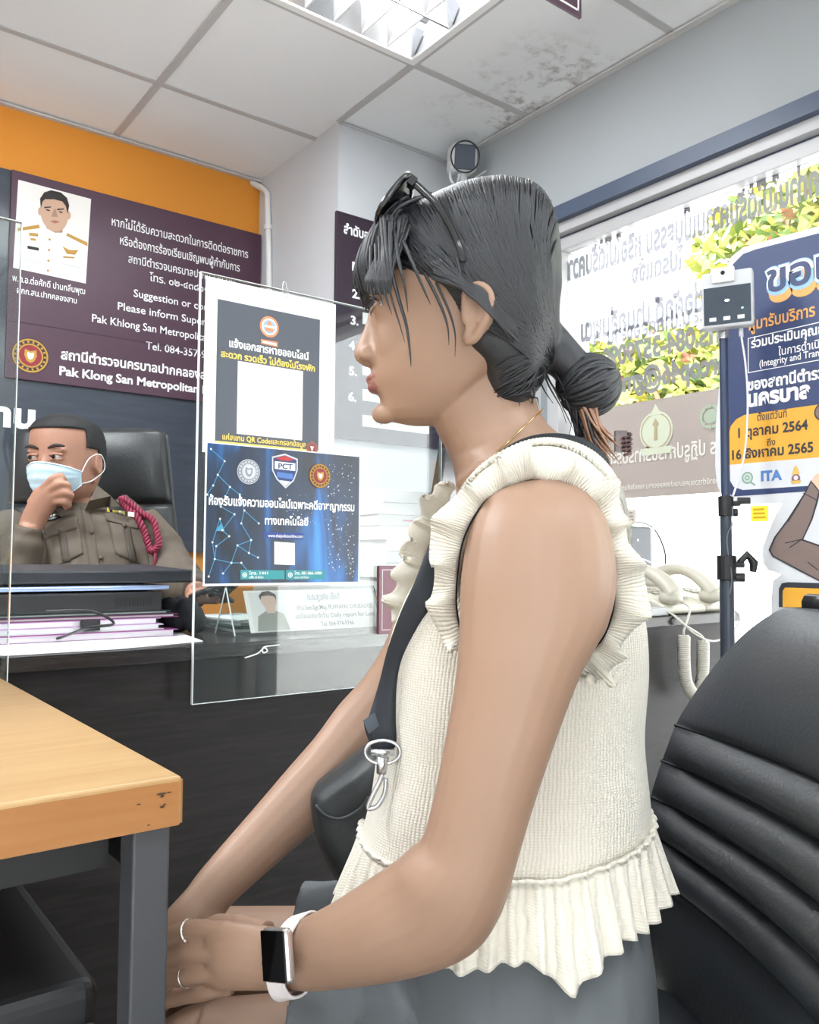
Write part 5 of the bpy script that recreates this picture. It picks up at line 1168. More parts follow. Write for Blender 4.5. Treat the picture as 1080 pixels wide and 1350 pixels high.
# skull and face: y, front, back, half width(px), widest column
htabw = [(256, 640, 690, 22, 664), (260, 612, 702, 40, 662), (269, 580, 713, 58, 655), (285, 545, 724, 76, 645), (305, 516, 731, 90, 640), (330, 497, 735, 99, 640), (360, 489, 734, 103, 642), (385, 486.5, 732, 104, 645),
         (400, 489, 730, 104, 645), (412, 493, 728, 103, 642), (430, 494.5, 724, 99, 638), (450, 494, 716, 96, 634), (470, 493, 702, 91, 630), (484, 490.5, 690, 86, 626), (497, 489, 672, 80, 620), (512, 493, 650, 73, 610), (526, 501, 634, 64, 600), (540, 503, 616, 52, 588), (551, 509, 600, 38, 574), (558, 522, 585, 24, 560), (561, 540, 570, 8, 555)]
mb.loft([wring(y, *(lambda r: (r[0], r[1], r[2]*WS, r[3]))(lerp_table(htabw, y)), ex=lerp_table([(300, 2.05), (370, 2.3), (395, 2.6), (425, 2.5), (455, 2.2), (500, 2.0), (560, 2.0)], y)[0]) for y in [256+305*k/53 for k in range(54)]])
# nose
mb.loft([wring(y, xf, xb, hw*WS, None, 16, 1.9) for y, xf, xb, hw in ((404, 487.5, 520, 8), (414, 485.5, 520, 8), (425, 482.3, 520, 9), (437, 478, 520, 10.5), (448, 473, 520, 12.5), (457, 468.6, 520, 14), (464, 466.3, 520, 15.5), (470, 466.3, 520, 16), (476, 469.5, 520, 14), (481, 477, 518, 10), (485, 486, 515, 6))])
for s_ in (-1, 1): mb.ell(M_(486, 470.5, s_*.0125), (.0095, .0072, .0075), 14, 10, 0, (RT, LAT, UP))
# lips
mb.ell(M_(493.5, 499.5), (.0085, .0165, .0042), 18, 12, 0, ((RT*.98+UP*.2).normalized(), LAT, (UP*.98-RT*.2).normalized()))
mb.ell(M_(496, 512), (.0085, .0150, .0052), 18, 12, 0, (RT, LAT, UP))
mb.ell(M_(508, 545), (.010, .018, .010), 14, 10)
# cheeks, brows, lids
def eyec(s_): return N_(506.5, 402, s_*.0285)
def lidp(s_, u, el, R_):
    a = rad(u*58+14); e = rad(el); return eyec(s_)+(-RT*(cos(a)*cos(e))+LAT*(s_*sin(a)*cos(e))+UP*sin(e))*R_
for s_ in (-1, 1):
    mb.ell(N_(524, 446, s_*.021), (.020, .021, .028), 16, 12, 0, (RT, LAT, UP))
    mb.ell(N_(497, 388, s_*.029), (.007, .018, .006), 14, 10, 0, (RT, LAT, UP))
    mb.tube([lidp(s_, u, 42*(1-.4*u*u), .0114) for u in [k/6-1 for k in range(13)]], .0045, 8); mb.tube([lidp(s_, u, -40*(1-.4*u*u), .0110) for u in [k/6-1 for k in range(13)]], .0045, 8)
# ears
for s_ in (-1, 1):
    l0 = s_*(.0775); tilt = s_*.012
    def E_(x, y, o=0.): return N_(x, y, l0+tilt*((x-612)/38.)+s_*o)
    mb.tube(catmull([E_(613, 414, -.002), E_(611, 398, .002), E_(617, 383, .005), E_(630, 376, .006), E_(642, 381, .006), E_(648, 398, .005), E_(644, 416, .004), E_(636, 432, .003), E_(627, 446, .002), E_(617, 450, 0), E_(613, 440, -.002)], 4), .0040, 8)
    mb.ell(E_(630, 408, -.003), (.0150, .0045, .023), 16, 10, 0, ((RT+LAT*tilt*8).normalized(), LAT, UP)); mb.ell(E_(620, 442, 0), (.0065, .0035, .0065), 12, 8, 0, (RT, LAT, UP))
    mb.tube(catmull([E_(636, 388, .001), E_(638, 405, .001), E_(630, 424, .001)], 4), .0030, 7); mb.ell(E_(612, 418, .002), (.004, .004, .006), 10, 8, 0, (RT, LAT, UP))
# neck and trunk
mb.loft([sring((M_(*a)+M_(*b))/2, LAT*hw, (M_(*a)-M_(*b))/2, (M_(*b)-M_(*a))/2, 32, 2.1) for a, b, hw in (((585, 520), (706, 490), .046), ((571, 551), (704, 522), .046), ((575, 568), (711, 545), .047), ((584, 584), (722, 562), .050), ((594, 604), (742, 580), .058), ((600, 626), (764, 600), .078), ((602, 650), (782, 625), .100), ((598, 690), (795, 680), .120), ((586, 740), (806, 735), .122), ((560, 800), (822, 800), .112), ((536, 860), (828, 860), .108))], )
mb.loft([wring(y, xf, xb, hw, None, 32, 2.4) for y, xf, xb, hw in ((820, 550, 824, .10), (860, 534, 828, .105), (920, 520, 832, .102), (1000, 512, 835, .098), (1080, 512, 834, .100), (1160, 515, 836, .104), (1240, 530, 832, .116), (1320, 560, 836, .126), (1380, 620, 835, .125), (1410, 660, 820, .11))])
# collar bone hint
mb.tube([M_(606, 640, .02), M_(625, 628, .06), M_(660, 618, .10)], .006, 8)
# near arm
NA = [((690, 632), (738, 630), .648, .012), ((650, 648), (774, 650), .640, .030), ((623, 688), (800, 690), .632, .043), ((609, 750), (812, 760), .625, .049), ((606, 810), (800, 822), .618, .048), ((603, 870), (768, 880), .612, .046), ((595, 930), (744, 940), .608, .043), ((584, 990), (721, 1005), .604, .041), ((572, 1050), (699, 1072), .602, .039), ((557, 1105), (681, 1135), .602, .038), ((540, 1122), (672, 1168), .603, .038), ((524, 1136), (658, 1206), .606, .038), ((514, 1143), (632, 1244), .611, .037), ((500, 1152), (590, 1270), .618, .035), ((470, 1172), (530, 1287), .63, .033), ((430, 1197), (470, 1297), .65, .029), ((395, 1214), (418, 1303), .672, .025), ((374, 1222), (386, 1303), .684, .023)]
limb(mb, NA, 22)
# near hand
limb(mb, [((392, 1216), (402, 1303), .678, .023), ((366, 1224), (372, 1303), .687, .021), ((345, 1221), (350, 1304), .692, .0185), ((312, 1216), (314, 1305), .697, .016), ((288, 1217), (288, 1304), .702, .0135), ((272, 1222), (273, 1299), .706, .009)], 18)
NF = [[(300, 1229, .700), (266, 1226, .712), (236, 1229, .724), (205, 1245, .742), (190, 1268, .752)], [(298, 1256, .697), (264, 1256, .706), (232, 1259, .718), (200, 1272, .735), (187, 1292, .746)], [(298, 1281, .697), (264, 1284, .706), (234, 1288, .718), (204, 1298, .733), (192, 1315, .743)], [(305, 1298, .705), (274, 1306, .712), (247, 1312, .722), (222, 1318, .732), (210, 1330, .740)]]
for k, f_ in enumerate(NF): fingertube(mb, f_, (.0087, .0089, .0087, .0080)[k], 12)
fingertube(mb, [(352, 1232, .712), (318, 1222, .735), (288, 1220, .752), (262, 1228, .762)], .0105, 12)
# far arm and hand
limb(mb, [((600, 690), (680, 700), .905, .02), ((570, 715), (655, 725), .922, .036), ((549, 745), (632, 755), .93, .036), ((530, 790), (610, 808), .935, .036), ((508, 846), (586, 872), .94, .036), ((479, 893), (560, 935), .94, .036), ((446, 930), (520, 1000), .935, .036), ((415, 972), (472, 1046), .918, .034), ((381, 1011), (443, 1072), .905, .032), ((341, 1058), (396, 1112), .885, .029), ((301, 1104), (352, 1150), .865, .026), ((264, 1147), (312, 1186), .845, .023), ((247, 1170), (294, 1206), .832, .021)], 18)
limb(mb, [((256, 1160), (302, 1198), .838, .021), ((238, 1180), (292, 1214), .825, .020), ((218, 1202), (280, 1236), .812, .018), ((203, 1226), (268, 1256), .802, .015), ((198, 1246), (262, 1270), .795, .011)], 16)
for f_ in ([(258, 1240, .80), (250, 1268, .788), (246, 1292, .782), (250, 1310, .785)], [(240, 1240, .80), (228, 1272, .785), (224, 1298, .78), (228, 1318, .784)], [(224, 1238, .802), (208, 1268, .788), (202, 1294, .784), (206, 1312, .787)], [(212, 1234, .806), (192, 1258, .796), (186, 1280, .792), (190, 1296, .794)], [(262, 1212, .815), (262, 1240, .80), (254, 1262, .79)]): fingertube(mb, f_, .0092, 12)
# legs
def leg_(hip, knee, rz, rl):
    h, k = D(*hip), D(*knee); an = V((k.x, k.y, .085)); P_ = [h, h.lerp(k, .35), h.lerp(k, .7), k]
    dv = (k-h).normalized(); mb.loft([sring(p, LAT*b, UP*a, -UP*a, 20) for p, a, b in zip(P_, (rz*1.0, rz, rz*.86, rz*.78), (rl*.96, rl, rl*.86, rl*.75))])
    mb.ell(k, (.058, .052, .052), 16, 12, 0, (RT, LAT, UP))
    mb.tube(catmull([k, k.lerp(an, .3)+RT*.015, k.lerp(an, .7)+RT*.005, an], 5), [.050]*5+[.053]*5+[.042]*5+[.034], 16)
    mb.loft([sring(an-RT*t-UP*.05, LAT*.038, UP*h_, -UP*.03, 12) for t, h_ in ((-.055, .03), (0, .055), (.09, .02), (.15, .008))])
leg_((770, 1412, .735), (268, 1408, .762), .070, .074)
leg_((760, 1290, .89), (272, 1266, .895), .066, .072)
body = remesh(mb, .0021, 3)
def soften(mb, test, it):
    sel = {i for i, v in enumerate(mb.v) if test(v)}; nb = {i: set() for i in sel}
    for f_ in mb.f:
        for a, b in zip(f_, f_[1:]+f_[:1]):
            if a in nb: nb[a].add(b)
            if b in nb: nb[b].add(a)
    for _ in range(it):
        new = {i: sum((mb.v[j] for j in nb[i]), V((0, 0, 0)))/len(nb[i]) for i in sel}
        for i, p in new.items(): mb.v[i] = mb.v[i].lerp(p, .5)
def cheekzone(v):
    w_ = v-M_(0, 735); l_ = abs(w_.dot(LAT)); m = v-LAT*w_.dot(LAT)-CAM; x = 540+FPX*m.dot(_r)/m.dot(_f); y = 675-FPX*m.dot(_u)/m.dot(_f)
    return 425 < y < 545 and 489 < x < 600 and l_ > (.014 if y < 480 else .020)
soften(body, cheekzone, 40)
# lip colour belongs to the lips: faces near the two lip bodies
lipc = [(M_(492, 499.5), .0112, .0175, .0050), (M_(494.5, 512), .0115, .0160, .0062)]
for i, f_ in enumerate(body.f):
    c = (body.v[f_[0]]+body.v[f_[2]])/2
    for p, a, b, d_ in lipc:
        w_ = c-p
        if (w_.dot(RT)/a)**2+(w_.dot(LAT)/b)**2+(w_.z/d_)**2 < 1: body.m[i] = 1
body.build('body', [skin, mat('rose_lips', '8a5852', .4)], wo, smooth=True)
WB_ = bvh_of(body)
# eyes, brows, lashes
for s_ in (-1, 1):
    ec = eyec(s_); e = MB().ell(ec, .0118, 18, 14).build('eye', mat('eye_white', 'd9d2cc'), wo, smooth=True)
    q = MB(); q.tube([lidp(s_, u, 25*(1-u*u)+2, .0122) for u in [k/6-1 for k in range(13)]], .0021, 8); q.tube([lidp(s_, u, -21*(1-u*u)-3, .0119) for u in [k/6-1 for k in range(13)]], .0019, 8); q.build('eyelid', skin, wo, smooth=True)
    q = MB(); lk = (-RT*.95+LAT*s_*.30-UP*.06).normalized(); sd2 = UP.cross(lk).normalized(); u2 = lk.cross(sd2)
    disc(q, ec+lk*.0100, sd2, u2, .0064, lk, .0022, 0, 18); q.build('iris', mat('iris_dark', '1c1412'), e)
    q = MB()
    for k in range(16):
        u = k/7.5-1; b_ = lidp(s_, u, 24*(1-u*u)+1, .0140); q.tube([b_, b_-RT*.004-UP*.0005+LAT*(s_*u*.003), b_-RT*.0062+UP*.0022+LAT*(s_*u*.005)], [.0006, .0005, .0002], 5)
    q.build('eyelashes', mat('lash_black', '15110f', .6), wo)
    q = MB().tube([N_(489.5+4.5*(u+.2)**2+abs(u)**3*5, 386-2*(1-u*u)+u*1.2, s_*(.031+u*.0185)) for u in [k/6-1 for k in range(13)]], [.0010+.0020*(1-((k/6-1)*.95)**2) for k in range(13)], 8); q.build('eyebrow', mat('brow_soft', '4b3a33', .8), wo, smooth=True)

# ------------------------------------------------------------------ hair
hairm = mat('dark_hair', '1c1e23', .45, spec=.6, bump=(900, .3), stretch=(1, 1, .08)); hairt = mat('brown_hair_ends', 'a07a64', .5)
hm = MB()
capt = [(247, 645, 688, 20), (250.5, 616, 701, 40), (259, 590, 713, 62), (269, 566, 720, 78), (284, 537, 727, 92), (301, 510, 732, 102), (318, 495, 735, 108), (333, 488, 737, 110), (345, 485, 738, 111), (360, 483, 738, 112), (377, 486, 738, 112)]
hm.loft([wring(y, *(lambda r: (r[0], r[1], r[2]*WS))(lerp_table(capt, y)), 655, 40, 2.1) for y in [247+130*k/30 for k in range(31)]])
sidet = [(372, 504, 738, 112), (388, 530, 738, 112.5), (402, 553, 736, 112), (420, 574, 735, 111), (442, 590, 735, 109), (462, 597, 731, 106), (480, 604, 724, 101), (496, 626, 716, 93), (514, 633, 708, 83), (530, 638, 700, 71), (543, 646, 692, 56), (552, 658, 684, 38)]
hm.loft([wring(y, *(lambda r: (r[0], r[1], r[2]*WS))(lerp_table(sidet, y)), 655 if y < 480 else None, 44, 3.6, 2.15) for y in [372+180*k/36 for k in range(37)]])
# tail towards the bun
hm.tube([M_(700, 440), M_(728, 458), M_(752, 482), M_(768, 500)], [.028, .021, .019, .022], 16)
hmesh = remesh(hm, .0028, 6)
hb = hmesh.build('hair', hairm, wo, smooth=True); HB = bvh_of(hmesh)
rnd = random.Random(21); q = MB(); q2 = MB()
def lay(path, r, lift=.0012, mat_i=0):
    P_ = catmull([V((x, y, 0)) for x, y in path], 5); out = []
    for p in P_:
        h = hit(HB, p.x, p.y, lift)
        if h is None: continue
        if out and (h-out[-1]).length > .05: break
        out.append(h)
    if len(out) > 4:
        R_ = [r]*len(out); R_[0] = R_[-1] = r*.3
        q.tube(out, R_, 5); q.tube([mirror(p) for p in out], R_, 5)
def topy(x):
    return next((y for y in range(225, 420) if hit(HB, x, y) is not None), 300)
TOPY = {x: topy(x) for x in range(500, 742, 3)}
for k in range(420):
    t = rnd.random(); x0 = 512+222*t; y0 = TOPY[min(TOPY, key=lambda q_: abs(q_-x0))]+1+rnd.random()**1.6*46
    x2, y2 = 722+rnd.uniform(-8, 8), 452+rnd.uniform(-26, 26); mx_ = x0*.45+x2*.55-rnd.uniform(0, 36)*(1-t); my_ = y0+(y2-y0)*.55+rnd.uniform(-14, 20)
    lay([(x0, y0), ((x0+mx_)/2-6, (y0+my_)/2-4), (mx_, my_), (x2, y2)], rnd.uniform(.0007, .0014))
for k in range(70):
    t = rnd.random(); x0, y0 = 508+92*t+rnd.uniform(-4, 4), 345+95*t**.8-rnd.uniform(2, 46); x2, y2 = 716+rnd.uniform(-8, 8), 462+rnd.uniform(-14, 24)
    lay([(x0, y0), (x0*.6+x2*.4, y0*.62+y2*.38-14), (x0*.25+x2*.75, y0*.25+y2*.75-8), (x2, y2)], rnd.uniform(.0007, .0013))
for k in range(46):
    x0, y0 = 650+rnd.uniform(-2, 40), 500+rnd.uniform(-20, 26); lay([(x0, y0), (x0+25, y0-14), (712, 470+rnd.uniform(-10, 10))], rnd.uniform(.0006, .0011))
q.build('hair_strands', hairm, wo, smooth=True)
# fringe: overlapping tapered locks falling to the brows
q = MB()
for k in range(110):
    u = rnd.uniform(-1, 1); l_ = u*.062; bend = 26*u*u+abs(u)**4*14
    xr_, yr_ = 540+rnd.uniform(-28, 20)+bend*.3, 283+rnd.uniform(-8, 14)
    end = 391+rnd.uniform(-16, 8)+10*abs(u); jx = rnd.uniform(-3, 5)
    pts = [M_(xr_, yr_, l_*.55), M_(506+bend*.55+jx, 304+rnd.uniform(-6, 6), l_*.82), M_(482+bend*.85+jx, 330, l_*.98), M_(471.5+bend+jx, 360, l_*1.02), M_(472+bend*1.02+jx*1.2, 378, l_*1.02), M_(477+bend*1.02+jx*1.4, end, l_*1.0)]
    P_ = catmull(pts, 4); n_ = len(P_); q.tube(P_, [.0026*(1-.15*i/n_) if i < n_*.7 else max(.0003, .0026*.88*(1-(i-n_*.7)/(n_*.3))) for i in range(n_)], 6, flat=.55)
for k in range(120):                                              # side-swept locks between the fringe and the temple
    x0, y0 = 520+rnd.uniform(-18, 22), 296+rnd.uniform(-14, 14); e_ = rnd.random(); xe, ye = 484+32*e_, 386+2*e_+rnd.uniform(-10, 3); l_ = .050+.024*e_
    for s_ in (1, -1):
        P_ = catmull([N_(x0, y0, s_*(l_-.006)), N_(x0*.5+xe*.5+4-4*e_, 334, s_*(l_+.006)), N_(xe-1+2*e_, 366, s_*(l_+.009)), N_(xe, ye, s_*(l_+.007))], 5); n_ = len(P_); q.tube(P_, [max(.0003, .0017*(1-(i/n_)**3)) for i in range(n_)], 5)
q.build('fringe', hairm, wo, smooth=True)
q = MB(); qf = MB()
for s_ in (1, -1):
    for pts, r in (([(512, 300, .068), (514, 345, .080), (524, 388, .0815), (536, 430, .081), (541, 468, .078), (542, 484, .076)], .0021), ([(505, 310, .066), (508, 350, .076), (516, 392, .079), (527, 428, .079), (534, 452, .0775)], .0014), ([(520, 305, .070), (526, 345, .083), (534, 380, .085), (538, 412, .083)], .0018), ([(500, 312, .062), (502, 352, .071), (508, 388, .075), (517, 415, .076)], .0018), ([(532, 318, .075), (548, 356, .086), (560, 384, .087), (568, 402, .086)], .0018), ([(560, 360, .082), (580, 400, .0865), (590, 430, .085), (592, 455, .083)], .0014), ([(575, 372, .083), (592, 410, .087), (600, 440, .084), (600, 470, .080)], .0012), ([(496, 322, .058), (497, 356, .066), (500, 384, .07), (505, 402, .071)], .0022), ([(490, 325, .052), (489, 358, .058), (490, 384, .062), (494, 400, .063)], .0024)):
        P_ = catmull([N_(x, y, s_*l) for x, y, l in pts], 6); n_ = len(P_); (q if s_ > 0 else qf).tube(P_, [max(.00025, r*(1-(i/n_)**2)) for i in range(n_)], 6)
q.build('loose_strands', hairm, wo, smooth=True); qf.build('loose_strands', hairm, wo, smooth=True); q = MB()
for k in range(26):
    x0, y0 = 655+rnd.uniform(0, 46), 520+rnd.uniform(-6, 8); q.tube([M_(x0, y0, rnd.uniform(.01, .05)), M_(x0+rnd.uniform(-2, 6), y0+10, rnd.uniform(.01, .05)), M_(x0+rnd.uniform(-2, 12), y0+rnd.uniform(16, 26), rnd.uniform(.01, .045))], [.0012, .0008, .0002], 5)
for pts in ([(712, 482), (722, 510), (735, 540), (742, 562)], [(716, 476), (730, 505), (742, 532), (750, 556), (752, 572)], [(708, 490), (716, 515), (726, 535)], [(720, 478), (738, 512), (748, 548)], [(705, 492), (722, 500), (748, 552), (760, 580)]):
    P_ = catmull([M_(x, y, rnd.uniform(-.01, .02)) for x, y in pts], 5); q.tube(P_, [max(.0003, .0013*(1-i/len(P_))) for i in range(len(P_))], 5)
# a few fine fly-aways along the crown
for k in range(0):
    x0 = 560+rnd.random()*170; y0 = next((y for y in range(228, 330) if hit(HB, x0, y) is not None), None)
    if y0 is None: continue
    q.tube(catmull([M_(x0, y0+3, rnd.uniform(-.02, .02)), M_(x0+rnd.uniform(4, 12), y0-rnd.uniform(1, 4), rnd.uniform(-.02, .02)), M_(x0+rnd.uniform(18, 34), y0+rnd.uniform(-3, 8), rnd.uniform(-.02, .02))], 4), .00025, 4)
q.build('nape_wisps', hairm, wo, smooth=True); q = MB(); qf = MB()
for k in range(60):                                               # strands swept over the top of the ear
    x0, y0 = 585+rnd.uniform(-20, 22), 352+rnd.uniform(-14, 18); e0 = rnd.uniform(-6, 16)
    for s_ in (1, -1):
        (q if s_ > 0 else qf).tube(catmull([N_(x0, y0, s_*.0855), N_(612+rnd.uniform(-3, 3), 374+e0*.5, s_*.091), N_(634, 386+e0, s_*.0955), N_(656, 408+e0, s_*.094), N_(676+rnd.uniform(0, 8), 436+e0, s_*.083)], 5), [.0006]+[.0013]*18+[.0008, .0004], 5)
q.build('ear_strands', hairm, wo, smooth=True); qf.build('ear_strands', hairm, wo, smooth=True)
# bun with wrapped locks and light brown ends
q = MB(); bc = M_(776, 508); q.ell(bc, (.026, .027, .028), 24, 16, 0, (RT, LAT, UP))
for k in range(90):
    ph = rnd.uniform(0, 2*PI); tw = rnd.uniform(-.5, .9); rr = .0268+rnd.uniform(-.0006, .0016); pts = []
    for i in range(15):
        t = PI*(.06+.9*i/14); a_ = ph+tw*(i/14); pts.append(bc+(-(RT*.9+UP*.42).normalized()*cos(t)+((UP*.9-RT*.42).normalized()*cos(a_)+LAT*sin(a_))*sin(t))*rr)
    q.tube(pts, [.0012]+[.0028]*13+[.0012], 6)
q.build('bun', hairm, wo, smooth=True)
q = MB(); qd = MB()
for k in range(60):
    x0, y0 = 766+rnd.uniform(-8, 16), 540+rnd.uniform(-6, 4); x1 = 806+rnd.uniform(-26, 8); y1 = 596+rnd.uniform(-22, 22); l_ = rnd.uniform(-.014, .016)
    (q if k % 5 else qd).tube(catmull([M_(x0-6, y0-12, l_*.5), M_(x0, y0, l_), M_((x0+x1)/2-3, (y0+y1)/2+4, l_*1.2), M_(x1, y1, l_)], 5), [.0018]*8+[.0014]*4+[.0010, .0007, .0004, .0002], 5)
for k in range(16):
    x0 = 752+rnd.uniform(-4, 8); qd.tube(catmull([M_(x0, 500, rnd.uniform(-.01, .01)), M_(x0+4, 540, rnd.uniform(-.01, .01)), M_(x0+12, 575+rnd.uniform(-8, 16), rnd.uniform(-.01, .01))], 5), [.002]*6+[.0012]*3+[.0006, .0003], 5)
q.build('ponytail_ends', hairt, wo, smooth=True); qd.build('ponytail', hairm, wo, smooth=True)
# ------------------------------------------------------------------ knit top
def knit(name, u, v, rib):
    m = bpy.data.materials.new(name); m.use_nodes = True; nt = m.node_tree; N = nt.nodes; L = nt.links; b = N['Principled BSDF']
    b.inputs['Base Color'].default_value = lin('ddd7c9'); b.inputs['Roughness'].default_value = .9; b.inputs['Sheen Weight'].default_value = .25
    t = N.new('ShaderNodeTexCoord'); sx = N.new('ShaderNodeSeparateXYZ'); L.new(t.outputs['UV'], sx.inputs[0])
    n = N.new('ShaderNodeTexNoise'); n.inputs['Scale'].default_value = 60; L.new(t.outputs['Object'], n.inputs['Vector'])
    def math_(op, a, c=None):
        q = N.new('ShaderNodeMath'); q.operation = op
        for i, z in enumerate((a, c)):
            if z is None: continue
            if isinstance(z, (int, float)): q.inputs[i].default_value = z
            else: L.new(z, q.inputs[i])
        return q.outputs[0]
    uu = math_('ADD', math_('MULTIPLY', sx.outputs[0], u), math_('MULTIPLY', n.outputs['Fac'], .5))
    su = math_('SINE', math_('MULTIPLY', uu, 2*PI)); vv = math_('MULTIPLY', sx.outputs[1], v)
    ab = math_('ABSOLUTE', su); sv = math_('SINE', math_('ADD', math_('MULTIPLY', vv, 2*PI), math_('MULTIPLY', ab, 2.2)))
    h = math_('ADD', math_('MULTIPLY', ab, 1.0 if not rib else 1.3), math_('MULTIPLY', sv, .22 if not rib else .12))
    bp = N.new('ShaderNodeBump'); bp.inputs['Strength'].default_value = .55; bp.inputs['Distance'].default_value = .0016
    L.new(h, bp.inputs['Height']); L.new(bp.outputs[0], b.inputs['Normal'])
    r = N.new('ShaderNodeMapRange'); r.inputs[1].default_value = 0; r.inputs[2].default_value = 1.2; r.inputs[3].default_value = .86; r.inputs[4].default_value = 1.0; L.new(ab, r.inputs[0])
    hs = N.new('ShaderNodeHueSaturation'); hs.inputs['Color'].default_value = lin('ddd7c9'); L.new(r.outputs[0], hs.inputs['Value']); L.new(hs.outputs[0], b.inputs['Base Color']); return m
kn_body = knit('cream_knit', 118, 130, False); kn_rib = knit('cream_rib', 70, 8, True); kn_fr = knit('cream_frill', 110, 6, True); kn_pep = knit('cream_peplum', 60, 26, True)
top = [(700, 590, 800, .100), (720, 577, 810, .116), (745, 562, 820, .123), (775, 543, 829, .126), (805, 527, 835, .127), (840, 516, 840, .126), (880, 510, 842, .124), (930, 505, 842, .120), (980, 499, 843, .117), (1030, 490, 846, .118), (1070, 482, 848, .122), (1096, 476, 846, .126)]
def topring(y, grow=0., n=200):
    xf, xb, hw = lerp_table(top, y); R_ = wring(y, xf, xb, hw, None, n, 2.45)
    c = M_((xf+xb)/2, y); out = []
    for k, p in enumerate(R_):
        d = p-c; t = 2*PI*k/n
        fold = .0028*mnoise.noise(V((cos(t)*3, sin(t)*3, y*.012)))+.0020*sin(5*t+y*.01)*max(0, (y-800)/300)
        out.append(p+d.normalized()*(grow+fold))
    return out
tb_ = MB(); tb_.loft([topring(700+396*k/66) for k in range(67)], cap=False, uv=True)
tpo = solid(tb_.build('knit_top', kn_body, wo, smooth=True), .003); TBV = bvh_of(tb_)
rows = []
for k in range(22):
    s_ = k/21; y = 1092+(1172-1092)*s_; n = 300; row = []
    xf = 477-24*s_; xb = 850+14*s_; hw = .131+.028*s_; R_ = wring(y, xf, xb, hw, None, n, 2.3); c = M_((xf+xb)/2, y)
    for j, p in enumerate(R_):
        t = 2*PI*j/n; d = (p-c).normalized(); tip = 14*math.exp(-((t-PI*.58)/.09)**2)*s_
        row.append(p+d*((.0012+.0042*s_)*sin(46*t)+.006*s_*sin(7*t+.6)+(.004 if k == 0 else 0)-(.003 if k == 1 else 0))-UP*((.0035*sin(11*t)*s_)+tip*WS*1.4)+UP*(.024*max(0, -cos(t)-.2)))
    rows.append(row)
pp_ = MB(); pp_.loft(rows, cap=False, uv=True); solid(pp_.build('peplum_hem', kn_pep, tpo, smooth=True), .003)
# neckline / armhole strap over the near and the far shoulder
inner = [(578, 735, .712), (590, 700, .722), (604, 662, .730), (636, 622, .722), (688, 594, .712), (735, 588, .710), (778, 602, .714), (808, 634, .722), (822, 672, .730), (828, 720, .735)]
outer = [(598, 840, .664), (606, 762, .655), (617, 712, .646), (640, 668, .640), (700, 636, .636), (752, 646, .638), (793, 690, .644), (812, 745, .650), (816, 800, .656), (806, 840, .662)]
I_ = catmull([D(*p) for p in inner], 10); O_ = catmull([D(*p) for p in outer], 10)
def strap_rows(I_, O_, s0, s1, n, puff):
    rr = []
    for a, b in zip(I_, O_):
        nrm = (UP*.6+LAT*.4).normalized(); rr.append([a.lerp(b, s0+(s1-s0)*j/n)+nrm*(puff*sin(PI*(s0+(s1-s0)*j/n))) for j in range(n+1)])
    return rr
def rib_strap(I_, O_, nm, par):
    q = MB(); rows = strap_rows(I_, O_, 0, 1, 9, .010)
    q.strip(rows, 0, True); return solid(q.build(nm, kn_body, par, smooth=True), .0035)
def collar(I_, O_, par):
    q = MB(); rr = strap_rows(I_, O_, -.02, .42, 8, .012); n_ = len(rr); K = []
    for i in range((n_-1)*4+1):
        a = rr[min(i//4, n_-1)]; b = rr[min(i//4+1, n_-1)]; f_ = (i % 4)/4; K.append([p.lerp(r_, f_)+(UP*.7+LAT*.3)*(.0022+.0014*sin(i*PI/2.0)) for p, r_ in zip(a, b)])
    q.strip(K, 0, True); return solid(q.build('rib_collar', kn_rib, par, smooth=True), .004)
def frill(C_, centre, par, w=.026, waves=15, ph=0., lean=.6):
    n = len(C_)*6; L_ = []
    for i in range(n):
        t = i/(n-1)*(len(C_)-1); a = int(min(t, len(C_)-2)); L_.append(C_[a].lerp(C_[a+1], t-a))
    q = MB(); rows = []
    for i, p in enumerate(L_):
        tg = (L_[min(i+1, n-1)]-L_[max(i-1, 0)]).normalized(); out = (p-centre); out -= tg*out.dot(tg); out -= LAT*out.dot(LAT); out.normalize()
        s_ = i/(n-1); fade = min(1, s_*9+.25, (1-s_)*9+.25); wd = w*fade*(1+.22*sin(s_*37+ph)); wob = sin(2*PI*waves*s_+ph+1.2*sin(s_*21)); row = []
        for j in range(9):
            v = j/8; row.append(p+out*(wd*(v*.85+.12*v*wob*.5))+LAT*lean*wd*(.35*sin(PI*v*.9)+.02)+LAT*(wob*.0085*v)+tg*(.004*v*cos(2*PI*waves*s_+ph)))
        rows.append(row)
    q.strip(rows, 0, True); return solid(q.build('frill', kn_fr, par, smooth=True), .0035)
rib_strap(I_, O_, 'shoulder_panel', tpo); collar(I_, O_, tpo)
hole = [(612, 862, .652), (601, 800, .650), (603, 752, .640), (612, 706, .632), (638, 662, .630), (676, 640, .630), (708, 632, .630), (748, 642, .630), (782, 676, .632), (803, 722, .634), (812, 780, .640), (802, 830, .648), (782, 858, .655), (757, 874, .664), (744, 900, .668)]
frill(catmull([D(*p) for p in hole], 8), D(708, 760, .64), tpo)
# far shoulder, mirrored in the body's middle plane
I2, O2 = [mirror(p) for p in I_], [mirror(p) for p in O_]
q = MB(); q.strip([list(reversed(r_)) for r_ in strap_rows(I2, O2, 0, 1, 9, .010)], 0, True); solid(q.build('shoulder_panel', kn_body, tpo, smooth=True), .0035)
fh = [(600, 640, .865), (588, 668, .885), (572, 700, .90), (560, 728, .91), (552, 756, .912), (540, 790, .905), (528, 820, .895)]
frill(catmull([D(*p) for p in fh], 8), D(700, 740, .9), tpo, .026, 7, .8, .3)
